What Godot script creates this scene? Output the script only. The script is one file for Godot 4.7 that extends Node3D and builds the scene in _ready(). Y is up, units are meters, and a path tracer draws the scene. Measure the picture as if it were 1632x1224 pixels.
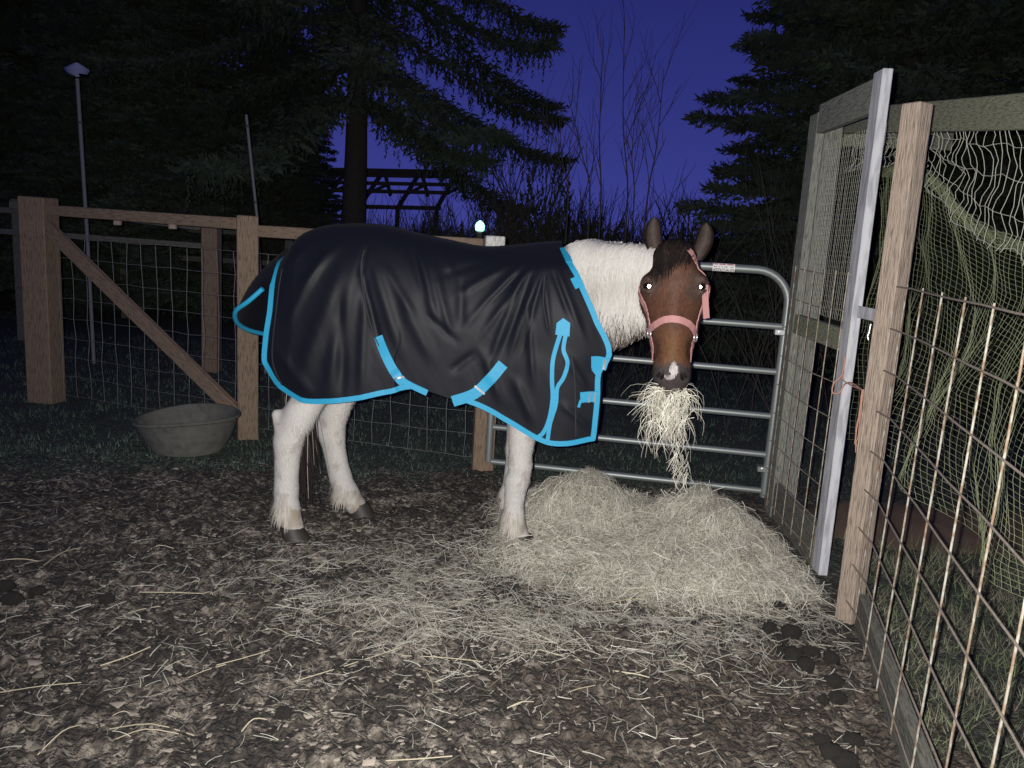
extends Node3D

# ------------------------------------------------------------------ mesh builder
class MB:
	var v := PackedVector3Array()
	var n := PackedVector3Array()
	var c := PackedColorArray()
	var ix := PackedInt32Array()
	var col := Color(1, 1, 1)

	func vert(p: Vector3, nn: Vector3) -> int:
		v.append(p)
		n.append(nn)
		c.append(col)
		return v.size() - 1

	func tri(a: int, b: int, d: int) -> void:
		var g := (v[d] - v[a]).cross(v[b] - v[a])
		if g.dot(n[a] + n[b] + n[d]) < 0.0:
			ix.append(a); ix.append(d); ix.append(b)
		else:
			ix.append(a); ix.append(b); ix.append(d)

	func quad(a: int, b: int, d: int, e: int) -> void:
		tri(a, b, d)
		tri(a, d, e)

	func flat(pts: Array, outward: Vector3) -> void:
		var g: Vector3 = (pts[2] - pts[0]).cross(pts[1] - pts[0]).normalized()
		if g.dot(outward) < 0.0:
			g = -g
		var f := v.size()
		for p in pts:
			vert(p, g)
		for i in range(1, pts.size() - 1):
			tri(f, f + i, f + i + 1)

	# one blade: a thin triangle
	func blade(p: Vector3, side: Vector3, tip: Vector3) -> void:
		var g := (tip - p).cross(side).normalized()
		var f := v.size()
		v.append(p - side); v.append(p + side); v.append(tip)
		n.append(g); n.append(g); n.append(g)
		c.append(col); c.append(col); c.append(col)
		tri(f, f + 1, f + 2)

	func tube(pts: PackedVector3Array, rad: PackedFloat32Array, sides := 8, flatten := 1.0, flat_dir := Vector3.ZERO) -> void:
		var first := v.size()
		var u := Vector3.ZERO
		var m := pts.size()
		for i in m:
			var t := (pts[mini(i + 1, m - 1)] - pts[maxi(i - 1, 0)]).normalized()
			if i == 0:
				u = t.cross(Vector3.UP if absf(t.y) < 0.9 else Vector3.RIGHT).normalized()
			u = (u - t * u.dot(t)).normalized()
			var w := t.cross(u)
			var r: float = rad[mini(i, rad.size() - 1)]
			for k in sides:
				var a := TAU * k / sides
				var o := u * cos(a) + w * sin(a)
				if flatten != 1.0:
					var fd := (flat_dir - t * flat_dir.dot(t)).normalized()
					o = o - fd * o.dot(fd) * (1.0 - flatten)
				vert(pts[i] + o * r, o.normalized())
		for i in m - 1:
			for k in sides:
				var a := first + i * sides + k
				var b := first + i * sides + (k + 1) % sides
				quad(a, b, b + sides, a + sides)
		for e in 2:
			var i := 0 if e == 0 else m - 1
			var t := (pts[0] - pts[1]).normalized() if e == 0 else (pts[m - 1] - pts[m - 2]).normalized()
			var cc := vert(pts[i], t)
			var ring := []
			for k in sides:
				ring.append(vert(v[first + i * sides + k], t))
			for k in sides:
				tri(cc, ring[k], ring[(k + 1) % sides])

	# box with chamfered edges, axes in b
	func box(o: Vector3, b: Basis, s: Vector3, ch: float) -> void:
		var h := s * 0.5
		for ax in 3:
			var a1 := (ax + 1) % 3
			var a2 := (ax + 2) % 3
			for sg in [-1.0, 1.0]:
				var pts := []
				for q in [[-1, -1], [1, -1], [1, 1], [-1, 1]]:
					var p := Vector3.ZERO
					p[ax] = h[ax] * sg
					p[a1] = (h[a1] - ch) * q[0]
					p[a2] = (h[a2] - ch) * q[1]
					pts.append(o + b * p)
				flat(pts, b[ax] * sg)
		for ax in 3:
			var a1 := (ax + 1) % 3
			var a2 := (ax + 2) % 3
			for s1 in [-1.0, 1.0]:
				for s2 in [-1.0, 1.0]:
					var pts := []
					for q in [-1.0, 1.0]:
						var p := Vector3.ZERO
						p[ax] = (h[ax] - ch) * q
						p[a1] = h[a1] * s1
						p[a2] = (h[a2] - ch) * s2
						var p2 := p
						p2[a1] = (h[a1] - ch) * s1
						p2[a2] = h[a2] * s2
						if q < 0:
							pts.append(o + b * p); pts.append(o + b * p2)
						else:
							pts.append(o + b * p2); pts.append(o + b * p)
					flat(pts, b[a1] * s1 + b[a2] * s2)
		for sx in [-1.0, 1.0]:
			for sy in [-1.0, 1.0]:
				for sz in [-1.0, 1.0]:
					var k := Vector3(sx, sy, sz)
					var hh := h - Vector3.ONE * ch
					flat([o + b * (Vector3(h.x, hh.y, hh.z) * k), o + b * (Vector3(hh.x, h.y, hh.z) * k), o + b * (Vector3(hh.x, hh.y, h.z) * k)], b * k)

	# strap: rectangular section swept along points, with a surface normal at each
	func strap(pts: PackedVector3Array, nrm: PackedVector3Array, width: float, thick: float) -> void:
		var first := v.size()
		var m := pts.size()
		for i in m:
			var t := (pts[mini(i + 1, m - 1)] - pts[maxi(i - 1, 0)]).normalized()
			var up := (nrm[i] - t * nrm[i].dot(t)).normalized()
			var sd := t.cross(up).normalized()
			var p := pts[i]
			var hw := sd * width * 0.5
			var ht := up * thick * 0.5
			vert(p - hw + ht, up); vert(p + hw + ht, up)
			vert(p + hw + ht, sd); vert(p + hw - ht, sd)
			vert(p + hw - ht, -up); vert(p - hw - ht, -up)
			vert(p - hw - ht, -sd); vert(p - hw + ht, -sd)
		for i in m - 1:
			for k in 4:
				var a := first + i * 8 + k * 2
				quad(a, a + 1, a + 9, a + 8)
		for e in [0, m - 1]:
			var a: int = first + e * 8
			flat([v[a], v[a + 1], v[a + 3], v[a + 5]], v[a] - pts[1 if e == 0 else m - 2])

	# thin curved ribbon (a stalk of hay, a hair)
	func ribbon(pts: PackedVector3Array, w0: float, w1: float, side: Vector3) -> void:
		var first := v.size()
		var m := pts.size()
		for i in m:
			var t := (pts[mini(i + 1, m - 1)] - pts[maxi(i - 1, 0)]).normalized()
			var s := (side - t * side.dot(t)).normalized()
			var w: float = lerpf(w0, w1, float(i) / (m - 1)) * 0.5
			var up := t.cross(s)
			v.append(pts[i] - s * w); v.append(pts[i] + s * w)
			n.append(up); n.append(up)
			c.append(col); c.append(col)
		for i in m - 1:
			var a := first + i * 2
			tri(a, a + 1, a + 3)
			tri(a, a + 3, a + 2)

	func mesh(offset := Vector3.ZERO) -> ArrayMesh:
		var vv := v
		if offset != Vector3.ZERO:
			for i in vv.size():
				vv[i] -= offset
		var arr := []
		arr.resize(Mesh.ARRAY_MAX)
		arr[Mesh.ARRAY_VERTEX] = vv
		arr[Mesh.ARRAY_NORMAL] = n
		arr[Mesh.ARRAY_COLOR] = c
		arr[Mesh.ARRAY_INDEX] = ix
		var am := ArrayMesh.new()
		am.add_surface_from_arrays(Mesh.PRIMITIVE_TRIANGLES, arr)
		return am

# ------------------------------------------------------------------ distance field for the animal's body
class Field:
	var o: Vector3
	var cell: float
	var nx: int
	var ny: int
	var nz: int
	var f := PackedFloat32Array()

	func _init(lo: Vector3, hi: Vector3, cs: float) -> void:
		o = lo
		cell = cs
		nx = int((hi.x - lo.x) / cs) + 1
		ny = int((hi.y - lo.y) / cs) + 1
		nz = int((hi.z - lo.z) / cs) + 1
		f.resize(nx * ny * nz)
		f.fill(0.2)

	# a tapered capsule squashed by sc (scale of the space), joined with smooth minimum k; cut = subtract
	func bone(a: Vector3, ra: float, b: Vector3, rb: float, k := 0.04, cut := false) -> void:
		var m := maxf(ra, rb) + k + cell * 2.0
		var x0 := maxi(0, int((minf(a.x, b.x) - m - o.x) / cell))
		var x1 := mini(nx - 1, int((maxf(a.x, b.x) + m - o.x) / cell) + 1)
		var y0 := maxi(0, int((minf(a.y, b.y) - m - o.y) / cell))
		var y1 := mini(ny - 1, int((maxf(a.y, b.y) + m - o.y) / cell) + 1)
		var z0 := maxi(0, int((minf(a.z, b.z) - m - o.z) / cell))
		var z1 := mini(nz - 1, int((maxf(a.z, b.z) + m - o.z) / cell) + 1)
		var ba := b - a
		var inv := 1.0 / maxf(ba.length_squared(), 1e-9)
		var dr := rb - ra
		for z in range(z0, z1 + 1):
			for y in range(y0, y1 + 1):
				var q := (z * ny + y) * nx
				var p := Vector3(o.x + x0 * cell, o.y + y * cell, o.z + z * cell) - a
				for x in range(x0, x1 + 1):
					var h := clampf(p.dot(ba) * inv, 0.0, 1.0)
					var d := (p - ba * h).length() - ra - dr * h
					p.x += cell
					var e := f[q + x]
					if cut:
						f[q + x] = maxf(e, -d)
					elif d < e + k:
						var w := maxf(k - absf(d - e), 0.0) / k
						f[q + x] = minf(d, e) - w * w * k * 0.25

	func at(p: Vector3) -> float:
		var g := (p - o) / cell
		var x := clampi(int(g.x), 0, nx - 2)
		var y := clampi(int(g.y), 0, ny - 2)
		var z := clampi(int(g.z), 0, nz - 2)
		var t := g - Vector3(x, y, z)
		var i := (z * ny + y) * nx + x
		var j := i + nx
		var s := ny * nx
		return lerpf(lerpf(lerpf(f[i], f[i + 1], t.x), lerpf(f[j], f[j + 1], t.x), t.y), lerpf(lerpf(f[i + s], f[i + s + 1], t.x), lerpf(f[j + s], f[j + s + 1], t.x), t.y), t.z)

	func grad(p: Vector3) -> Vector3:
		var e := cell
		return Vector3(at(p + Vector3(e, 0, 0)) - at(p - Vector3(e, 0, 0)), at(p + Vector3(0, e, 0)) - at(p - Vector3(0, e, 0)), at(p + Vector3(0, 0, e)) - at(p - Vector3(0, 0, e))).normalized()

	# walk outwards from a point inside to the surface
	func shoot(p: Vector3, dir: Vector3) -> Vector3:
		var t := 0.0
		for i in 90:
			if at(p + dir * t) > 0.0:
				break
			t += 0.004
		return p + dir * t

	func add_to(mb: MB, xf: Transform3D, paint: Callable) -> void:
		var ids := {}
		var s := ny * nx
		for z in nz - 1:
			for y in ny - 1:
				var q := (z * ny + y) * nx
				for x in nx - 1:
					var i := q + x
					var a := f[i]
					if a > cell * 2.0 or a < -cell * 2.0:
						continue
					var v8 := [a, f[i + 1], f[i + nx], f[i + nx + 1], f[i + s], f[i + s + 1], f[i + s + nx], f[i + s + nx + 1]]
					var neg := 0
					for e in v8:
						if e < 0.0:
							neg += 1
					if neg == 0 or neg == 8:
						continue
					var sum := Vector3.ZERO
					var cnt := 0
					for e in [[0, 1], [2, 3], [4, 5], [6, 7], [0, 2], [1, 3], [4, 6], [5, 7], [0, 4], [1, 5], [2, 6], [3, 7]]:
						var p: float = v8[e[0]]
						var r: float = v8[e[1]]
						if (p < 0.0) != (r < 0.0):
							var t := p / (p - r)
							var c0 := Vector3(e[0] & 1, (e[0] >> 1) & 1, e[0] >> 2)
							var c1 := Vector3(e[1] & 1, (e[1] >> 1) & 1, e[1] >> 2)
							sum += c0.lerp(c1, t)
							cnt += 1
					var lp := o + (Vector3(x, y, z) + sum / cnt) * cell
					mb.col = paint.call(lp)
					ids[i] = mb.vert(xf * lp, (xf.basis * grad(lp)).normalized())
		for i in ids:
			var a := f[i] < 0.0
			if a != (f[i + 1] < 0.0) and ids.has(i - nx) and ids.has(i - s) and ids.has(i - nx - s):
				mb.quad(ids[i], ids[i - nx], ids[i - nx - s], ids[i - s])
			if a != (f[i + nx] < 0.0) and ids.has(i - 1) and ids.has(i - s) and ids.has(i - 1 - s):
				mb.quad(ids[i], ids[i - 1], ids[i - 1 - s], ids[i - s])
			if a != (f[i + s] < 0.0) and ids.has(i - 1) and ids.has(i - nx) and ids.has(i - 1 - nx):
				mb.quad(ids[i], ids[i - 1], ids[i - 1 - nx], ids[i - nx])

# ------------------------------------------------------------------ scene helpers
var M := {}
var used := {}
var rng := RandomNumberGenerator.new()
var noise := FastNoiseLite.new()
var fine := FastNoiseLite.new()

func rf(a: float, b: float) -> float:
	return rng.randf_range(a, b)

func lin(r: float, g: float, b: float) -> Color:
	return Color(r, g, b).linear_to_srgb()

func numbered(called: String) -> String:
	if not used.has(called):
		used[called] = 0
		return called
	used[called] += 1
	return "%s_%03d" % [called, used[called]]

func tag(o: Node3D, label: String, category: String, group := "", kind := "") -> Node3D:
	if label: o.set_meta("label", label)
	if category: o.set_meta("category", category)
	if group: o.set_meta("group", group)
	if kind: o.set_meta("kind", kind)
	return o

func thing(called: String, at: Vector3, label: String, category: String, group := "") -> Node3D:
	var o := Node3D.new()
	o.name = numbered(called)
	add_child(o)
	o.position = at
	return tag(o, label, category, group)

# commits a builder whose points are in world space as a child of parent
func part(parent: Node3D, called: String, mb: MB, m: Material) -> MeshInstance3D:
	var o := MeshInstance3D.new()
	var off := Vector3.ZERO
	if parent != self:
		var q := parent
		while q != self:
			off += q.position
			q = q.get_parent()
	o.name = called if parent != self else numbered(called)
	o.mesh = mb.mesh(off)
	o.material_override = m
	parent.add_child(o, true)
	return o

func whole(called: String, at: Vector3, mb: MB, m: Material, label: String, category: String, group := "", kind := "") -> MeshInstance3D:
	var o := MeshInstance3D.new()
	o.name = numbered(called)
	o.mesh = mb.mesh(at)
	o.material_override = m
	add_child(o)
	o.position = at
	tag(o, label, category, group, kind)
	return o

func structure(called: String, mb: MB, m: Material) -> MeshInstance3D:
	var o := MeshInstance3D.new()
	o.name = numbered(called)
	o.mesh = mb.mesh()
	o.material_override = m
	add_child(o)
	o.set_meta("kind", "structure")
	return o

# a board or post: length along its own y, so the grain runs along it
func board(parent: Node3D, called: String, a: Vector3, b: Vector3, w: float, d: float, m: Material, side := Vector3.RIGHT, ch := 0.004) -> MeshInstance3D:
	var o := MeshInstance3D.new()
	o.name = called if parent != self else numbered(called)
	var y := (b - a).normalized()
	var x := (side - y * side.dot(y)).normalized()
	var z := x.cross(y)
	var mb := MB.new()
	mb.box(Vector3.ZERO, Basis(), Vector3(w, (b - a).length(), d), ch)
	o.mesh = mb.mesh()
	o.material_override = m
	parent.add_child(o, true)
	var off := Vector3.ZERO
	var q := parent
	while q != self:
		off += q.position
		q = q.get_parent()
	o.transform = Transform3D(Basis(x, y, z), (a + b) * 0.5 - off)
	return o

func curve(pts: Array, steps: int) -> PackedVector3Array:
	var out := PackedVector3Array()
	var m := pts.size()
	for i in m - 1:
		var p0: Vector3 = pts[maxi(i - 1, 0)]
		var p1: Vector3 = pts[i]
		var p2: Vector3 = pts[i + 1]
		var p3: Vector3 = pts[mini(i + 2, m - 1)]
		for k in steps:
			out.append(p1.cubic_interpolate(p2, p0, p3, float(k) / steps))
	out.append(pts[m - 1])
	return out

func table(x: float, xs: Array, ys: Array) -> float:
	if x <= xs[0]:
		return ys[0]
	for i in range(1, xs.size()):
		if x <= xs[i]:
			var t: float = (x - xs[i - 1]) / (xs[i] - xs[i - 1])
			var pre: float = ys[maxi(i - 2, 0)]
			var post: float = ys[mini(i + 1, ys.size() - 1)]
			return cubic_interpolate(ys[i - 1], ys[i], pre, post, t)
	return ys[ys.size() - 1]

# ------------------------------------------------------------------ materials
func tex(freq: float, ramp: Array, oct := 4, size := 512, kind := FastNoiseLite.TYPE_SIMPLEX_SMOOTH, sd := 1, bump := false) -> NoiseTexture2D:
	var t := NoiseTexture2D.new()
	t.width = size
	t.height = size
	t.seamless = true
	var fn := FastNoiseLite.new()
	fn.noise_type = kind
	fn.seed = sd
	fn.frequency = freq
	fn.fractal_octaves = oct
	t.noise = fn
	if ramp.size():
		var g := Gradient.new()
		g.offsets = PackedFloat32Array(ramp.map(func(e): return e[0]))
		g.colors = PackedColorArray(ramp.map(func(e): return e[1]))
		t.color_ramp = g
	if bump:
		t.as_normal_map = true
		t.bump_strength = 6.0
	return t

func mat(called: String, albedo: Color, rough := 0.8, metal := 0.0, vc := false) -> StandardMaterial3D:
	var m := StandardMaterial3D.new()
	m.resource_name = called
	m.albedo_color = albedo
	m.roughness = rough
	m.metallic = metal
	m.vertex_color_use_as_albedo = vc
	M[called] = m
	return m

func textured(m: StandardMaterial3D, t: Texture2D, scale: Vector3, world := false, relief: Texture2D = null, depth := 0.0) -> void:
	m.albedo_texture = t
	m.uv1_triplanar = true
	m.uv1_world_triplanar = world
	m.uv1_scale = scale
	if relief:
		m.heightmap_enabled = true
		m.heightmap_texture = relief
		m.heightmap_scale = depth

func gray(a: float) -> Color:
	return Color(a, a, a)

func make_materials() -> void:
	var speck := tex(0.02, [[0.0, gray(0.45)], [0.42, gray(0.66)], [0.55, gray(0.86)], [0.75, gray(1.0)], [1.0, gray(1.0)]], 6, 1024, FastNoiseLite.TYPE_SIMPLEX, 3)
	var speck_h := tex(0.03, [], 6, 1024, FastNoiseLite.TYPE_SIMPLEX, 5)
	var grain := tex(0.012, [[0.0, gray(0.55)], [0.36, gray(0.8)], [0.5, gray(0.93)], [0.6, gray(0.84)], [1.0, gray(1.0)]], 6, 1024, FastNoiseLite.TYPE_SIMPLEX, 9)
	var grain_h := tex(0.02, [], 4, 512, FastNoiseLite.TYPE_SIMPLEX, 11)
	var blotch := tex(0.008, [[0.0, gray(0.74)], [0.4, gray(0.9)], [0.6, gray(0.97)], [1.0, gray(1.0)]], 5, 512, FastNoiseLite.TYPE_SIMPLEX, 21)
	var weave := tex(0.25, [[0.0, gray(0.8)], [1.0, gray(1.0)]], 2, 256, FastNoiseLite.TYPE_VALUE, 17)
	var m := mat("dirt", Color(1, 1, 1), 0.93, 0.0, true)
	textured(m, speck, Vector3.ONE * 1.3, true, speck_h, 2.2)
	mat("hay", Color(1, 1, 1), 0.62, 0.0, true)
	mat("hay_crumb", Color(1, 1, 1), 0.9, 0.0, true)
	m = mat("hay_mound", Color(1, 1, 1), 0.9, 0.0, true)
	textured(m, speck, Vector3.ONE * 2.5, true, speck_h, 1.5)
	m = mat("manure", lin(0.021, 0.017, 0.0125), 0.8)
	textured(m, blotch, Vector3.ONE * 9.0, false, speck_h, 1.0)
	m = mat("grass", Color(1, 1, 1), 0.7, 0.0, true)
	m = mat("cedar", lin(0.265, 0.192, 0.132), 0.9)
	textured(m, grain, Vector3(7, 0.7, 7), false, grain_h, 0.25)
	m = mat("pink_timber", lin(0.40, 0.32, 0.25), 0.9)
	textured(m, grain, Vector3(8, 0.6, 8), false, grain_h, 0.25)
	m = mat("grey_board", lin(0.23, 0.235, 0.20), 0.9)
	textured(m, grain, Vector3(7, 0.8, 7), false, grain_h, 0.35)
	m = mat("mossy_board", lin(0.24, 0.25, 0.17), 0.92)
	textured(m, grain, Vector3(9, 1.6, 9), false, grain_h, 0.35)
	m = mat("painted_board", lin(0.46, 0.465, 0.49), 0.75)
	textured(m, blotch, Vector3(5, 1.0, 5), false, grain_h, 0.05)
	m = mat("white_paint", lin(0.62, 0.61, 0.57), 0.75)
	textured(m, blotch, Vector3(9, 4.0, 9))
	m = mat("old_board", lin(0.16, 0.155, 0.125), 0.9)
	textured(m, grain, Vector3(6, 0.9, 6), false, grain_h, 0.4)
	mat("steel", lin(0.235, 0.258, 0.25), 0.46, 0.5)
	mat("zinc", lin(0.62, 0.63, 0.62), 0.3, 0.8)
	m = mat("rust_wire", lin(0.33, 0.32, 0.275), 0.75)
	textured(m, tex(0.02, [[0.0, Color(0.66, 0.52, 0.45)], [0.3, Color(0.76, 0.64, 0.56)], [0.5, Color(0.88, 0.84, 0.79)], [0.6, Color(1, 1, 1)], [1.0, Color(1, 1, 0.98)]], 5, 256, FastNoiseLite.TYPE_SIMPLEX, 33), Vector3.ONE * 3.0, true)
	m = mat("brown_wire", lin(0.215, 0.18, 0.148), 0.8)
	textured(m, blotch, Vector3.ONE * 8.0, true)
	mat("thin_wire", lin(0.22, 0.225, 0.22), 0.6, 0.2)
	mat("net_white", lin(0.46, 0.46, 0.38), 0.8)
	mat("net_green", lin(0.28, 0.315, 0.175), 0.85)
	mat("sticker", lin(0.75, 0.73, 0.72), 0.5)
	mat("sticker_red", lin(0.5, 0.05, 0.06), 0.5)
	mat("sticker_ink", lin(0.05, 0.05, 0.05), 0.5)
	m = mat("tub_rubber", lin(0.11, 0.11, 0.096), 0.88)
	textured(m, blotch, Vector3.ONE * 3.0, false, speck_h, 0.1)
	mat("twine", lin(0.40, 0.21, 0.155), 0.8)
	m = mat("coat", Color(1, 1, 1), 0.62, 0.0, true)
	textured(m, tex(0.06, [[0.0, gray(0.84)], [0.5, gray(0.95)], [1.0, gray(1.0)]], 4, 512, FastNoiseLite.TYPE_SIMPLEX, 41), Vector3(9, 4.5, 9), false, grain_h, 0.12)
	m.metallic_specular = 0.3
	m = mat("hair", Color(1, 1, 1), 0.62, 0.0, true)
	m.metallic_specular = 0.25
	mat("hoof", lin(0.03, 0.026, 0.022), 0.6)
	mat("eyeball", lin(0.006, 0.004, 0.003), 0.06)
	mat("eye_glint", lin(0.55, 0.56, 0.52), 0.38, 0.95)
	m = mat("blanket_cloth", lin(0.0052, 0.0063, 0.0115), 0.56)
	m.metallic_specular = 0.31
	m.albedo_texture = weave
	m.uv1_triplanar = true
	m.uv1_scale = Vector3.ONE * 14.0
	m.normal_enabled = false
	m.heightmap_enabled = true
	m.heightmap_texture = weave
	m.heightmap_scale = 0.03
	m.rim_enabled = true
	m.rim = 0.12
	mat("seam_thread", lin(0.012, 0.013, 0.018), 0.8)
	mat("lining", lin(0.03, 0.034, 0.042), 0.8)
	m = mat("blue_webbing", lin(0.018, 0.33, 0.56), 0.6)
	textured(m, weave, Vector3.ONE * 10.0)
	m = mat("pink_webbing", lin(0.46, 0.225, 0.215), 0.75)
	textured(m, weave, Vector3.ONE * 10.0)
	mat("needles", Color(1, 1, 1), 0.8, 0.0, true)
	m = mat("bark", lin(0.05, 0.042, 0.034), 0.95)
	textured(m, grain, Vector3(3, 0.8, 3), false, grain_h, 1.0)
	mat("twig", lin(0.05, 0.042, 0.036), 0.9)
	mat("pale_pole", lin(0.15, 0.15, 0.158), 0.7)
	mat("pole_cap", lin(0.25, 0.27, 0.42), 0.6)
	mat("dark_timber", lin(0.06, 0.05, 0.045), 0.9)
	m = mat("glint_emitter", lin(0.7, 0.9, 0.85), 0.4)  # emission stands in for a bright glint, not a known lamp
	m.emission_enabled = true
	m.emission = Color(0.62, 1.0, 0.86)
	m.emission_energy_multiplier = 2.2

# ------------------------------------------------------------------ ground
func hay_height(x: float, z: float) -> float:
	var h := 0.0
	var a := Vector2((x - 0.42) / 0.40, (z + 3.98) / 0.34)
	h += 0.225 * exp(-a.length_squared() * 1.8)
	a = Vector2((x - 1.03) / 0.34, (z + 3.80) / 0.34)
	h += 0.215 * exp(-a.length_squared() * 1.8)
	a = Vector2((x - 0.68) / 0.66, (z + 3.45) / 0.44)
	h += 0.042 * exp(-a.length_squared() * a.length_squared() * 0.7)
	a = Vector2((x - 1.03) / 0.34, (z + 3.35) / 0.3)
	h += 0.055 * exp(-a.length_squared())
	a = Vector2((x - 0.1) / 0.4, (z + 3.45) / 0.25)
	h += 0.016 * exp(-a.length_squared())
	return h * (1.0 + 0.32 * noise.get_noise_2d(x * 90.0, z * 90.0)) + 0.014 * fine.get_noise_2d(x * 60.0, z * 60.0) * clampf(h * 12.0, 0.0, 1.0)

func ground_height(x: float, z: float) -> float:
	var r := noise.get_noise_2d(x * 22.0, z * 22.0) * 0.014
	var paddock := 1.0 if z > -4.6 and x < 1.4 else 0.45
	r += noise.get_noise_2d(x * 120.0 + 70.0, z * 120.0) * 0.022 * paddock
	r += absf(fine.get_noise_2d(x * 150.0, z * 150.0)) * 0.024 * paddock
	return r

func wet_mud(x: float, z: float) -> float:
	return smoothstep(-0.1, 0.35, x + 0.25 * noise.get_noise_2d(x * 40.0, z * 40.0)) * smoothstep(-2.85, -2.5, z + 0.3 * noise.get_noise_2d(x * 35.0 + 60.0, z * 35.0))

func ground_colour(x: float, z: float) -> Color:
	var mud := Color(0.050, 0.0405, 0.032)
	var dry := Color(0.27, 0.235, 0.19)
	var a := noise.get_noise_2d(x * 40.0 + 300.0, z * 55.0)
	var b := noise.get_noise_2d(x * 150.0, z * 190.0 + 50.0)
	var d := fine.get_noise_2d(x * 260.0, z * 320.0)
	var t := clampf(0.40 + a * 0.9 + b * 0.9 + d * 0.75, 0.0, 1.0)
	# smoother wet mud trodden bare in front of the hay
	var wet := wet_mud(x, z)
	mud = mud.lerp(Color(0.078, 0.060, 0.045), wet)
	t = maxf(t - 0.28 * wet, 0.0)
	var col := mud.lerp(dry, t * t)
	# the churned, darker ground under the horse
	var g := clampf(smoothstep(-4.35, -4.75, z + 0.09 * x + noise.get_noise_2d(x * 30.0, z * 30.0) * 0.5), 0.0, 1.0)
	if x > 1.45:
		g = maxf(g, clampf(smoothstep(1.45, 1.6, x) * (0.55 + 0.6 * noise.get_noise_2d(x * 35.0, z * 35.0 + 9.0)), 0.0, 1.0))
	return col.lerp(Color(0.050, 0.075, 0.057).lerp(Color(0.085, 0.105, 0.082), clampf(0.5 + b, 0.0, 1.0)), g)

func make_ground() -> void:
	var xs := PackedFloat32Array()
	var zs := PackedFloat32Array()
	var x := -3.2
	for i in 20:
		xs.append(lerpf(-140.0, -3.2, 1.0 - pow(1.0 - i / 20.0, 2.6)))
	while x < 2.2:
		xs.append(x)
		x += 0.0135
	for i in 21:
		xs.append(lerpf(2.2, 140.0, pow(i / 20.0, 2.6)))
	for i in 24:
		zs.append(lerpf(-150.0, -5.0, 1.0 - pow(1.0 - i / 24.0, 2.4)))
	var z := -5.0
	while z < -1.4:
		zs.append(z)
		z += 0.0135
	for i in 9:
		zs.append(lerpf(-1.4, 40.0, pow(i / 8.0, 2.6)))
	var w := xs.size()
	var h := zs.size()
	var vv := PackedVector3Array()
	var cc := PackedColorArray()
	var ii := PackedInt32Array()
	vv.resize(w * h)
	cc.resize(w * h)
	for j in h:
		for i in w:
			vv[j * w + i] = Vector3(xs[i], ground_height(xs[i], zs[j]), zs[j])
			cc[j * w + i] = ground_colour(xs[i], zs[j])
	var nn := PackedVector3Array()
	nn.resize(w * h)
	for j in h:
		for i in w:
			var dx := vv[j * w + mini(i + 1, w - 1)] - vv[j * w + maxi(i - 1, 0)]
			var dz := vv[mini(j + 1, h - 1) * w + i] - vv[maxi(j - 1, 0) * w + i]
			nn[j * w + i] = dz.cross(dx).normalized()
	for j in h - 1:
		for i in w - 1:
			var a := j * w + i
			ii.append(a); ii.append(a + 1); ii.append(a + w + 1)
			ii.append(a); ii.append(a + w + 1); ii.append(a + w)
	var mb := MB.new()
	mb.v = vv
	mb.n = nn
	mb.c = cc
	mb.ix = ii
	structure("ground", mb, M.dirt)

func straw(mb: MB, p: Vector3, yaw: float, tilt: float, length: float, w: float, bend: float, seg := 3) -> void:
	var d := Vector3(cos(yaw) * cos(tilt), sin(tilt), sin(yaw) * cos(tilt))
	var s := Vector3(-sin(yaw), rf(-0.7, 0.7), cos(yaw)).normalized()
	var pts := PackedVector3Array()
	var up := Vector3.UP
	for i in seg + 1:
		var t := float(i) / seg - 0.5
		pts.append(p + d * length * t + (s * bend + up * bend * 0.4) * length * (0.25 - t * t) * 2.0)
	mb.ribbon(pts, w, w * 0.6, s)

func hay_colour() -> Color:
	var k := rf(0.6, 1.12)
	var t := rng.randf()
	var c := Color(0.56, 0.53, 0.45).lerp(Color(0.52, 0.52, 0.43), t)
	if rng.randf() < 0.2:
		c = Color(0.26, 0.225, 0.16)
	if rng.randf() < 0.16:
		c = Color(0.70, 0.67, 0.57)
	return c * k

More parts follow.
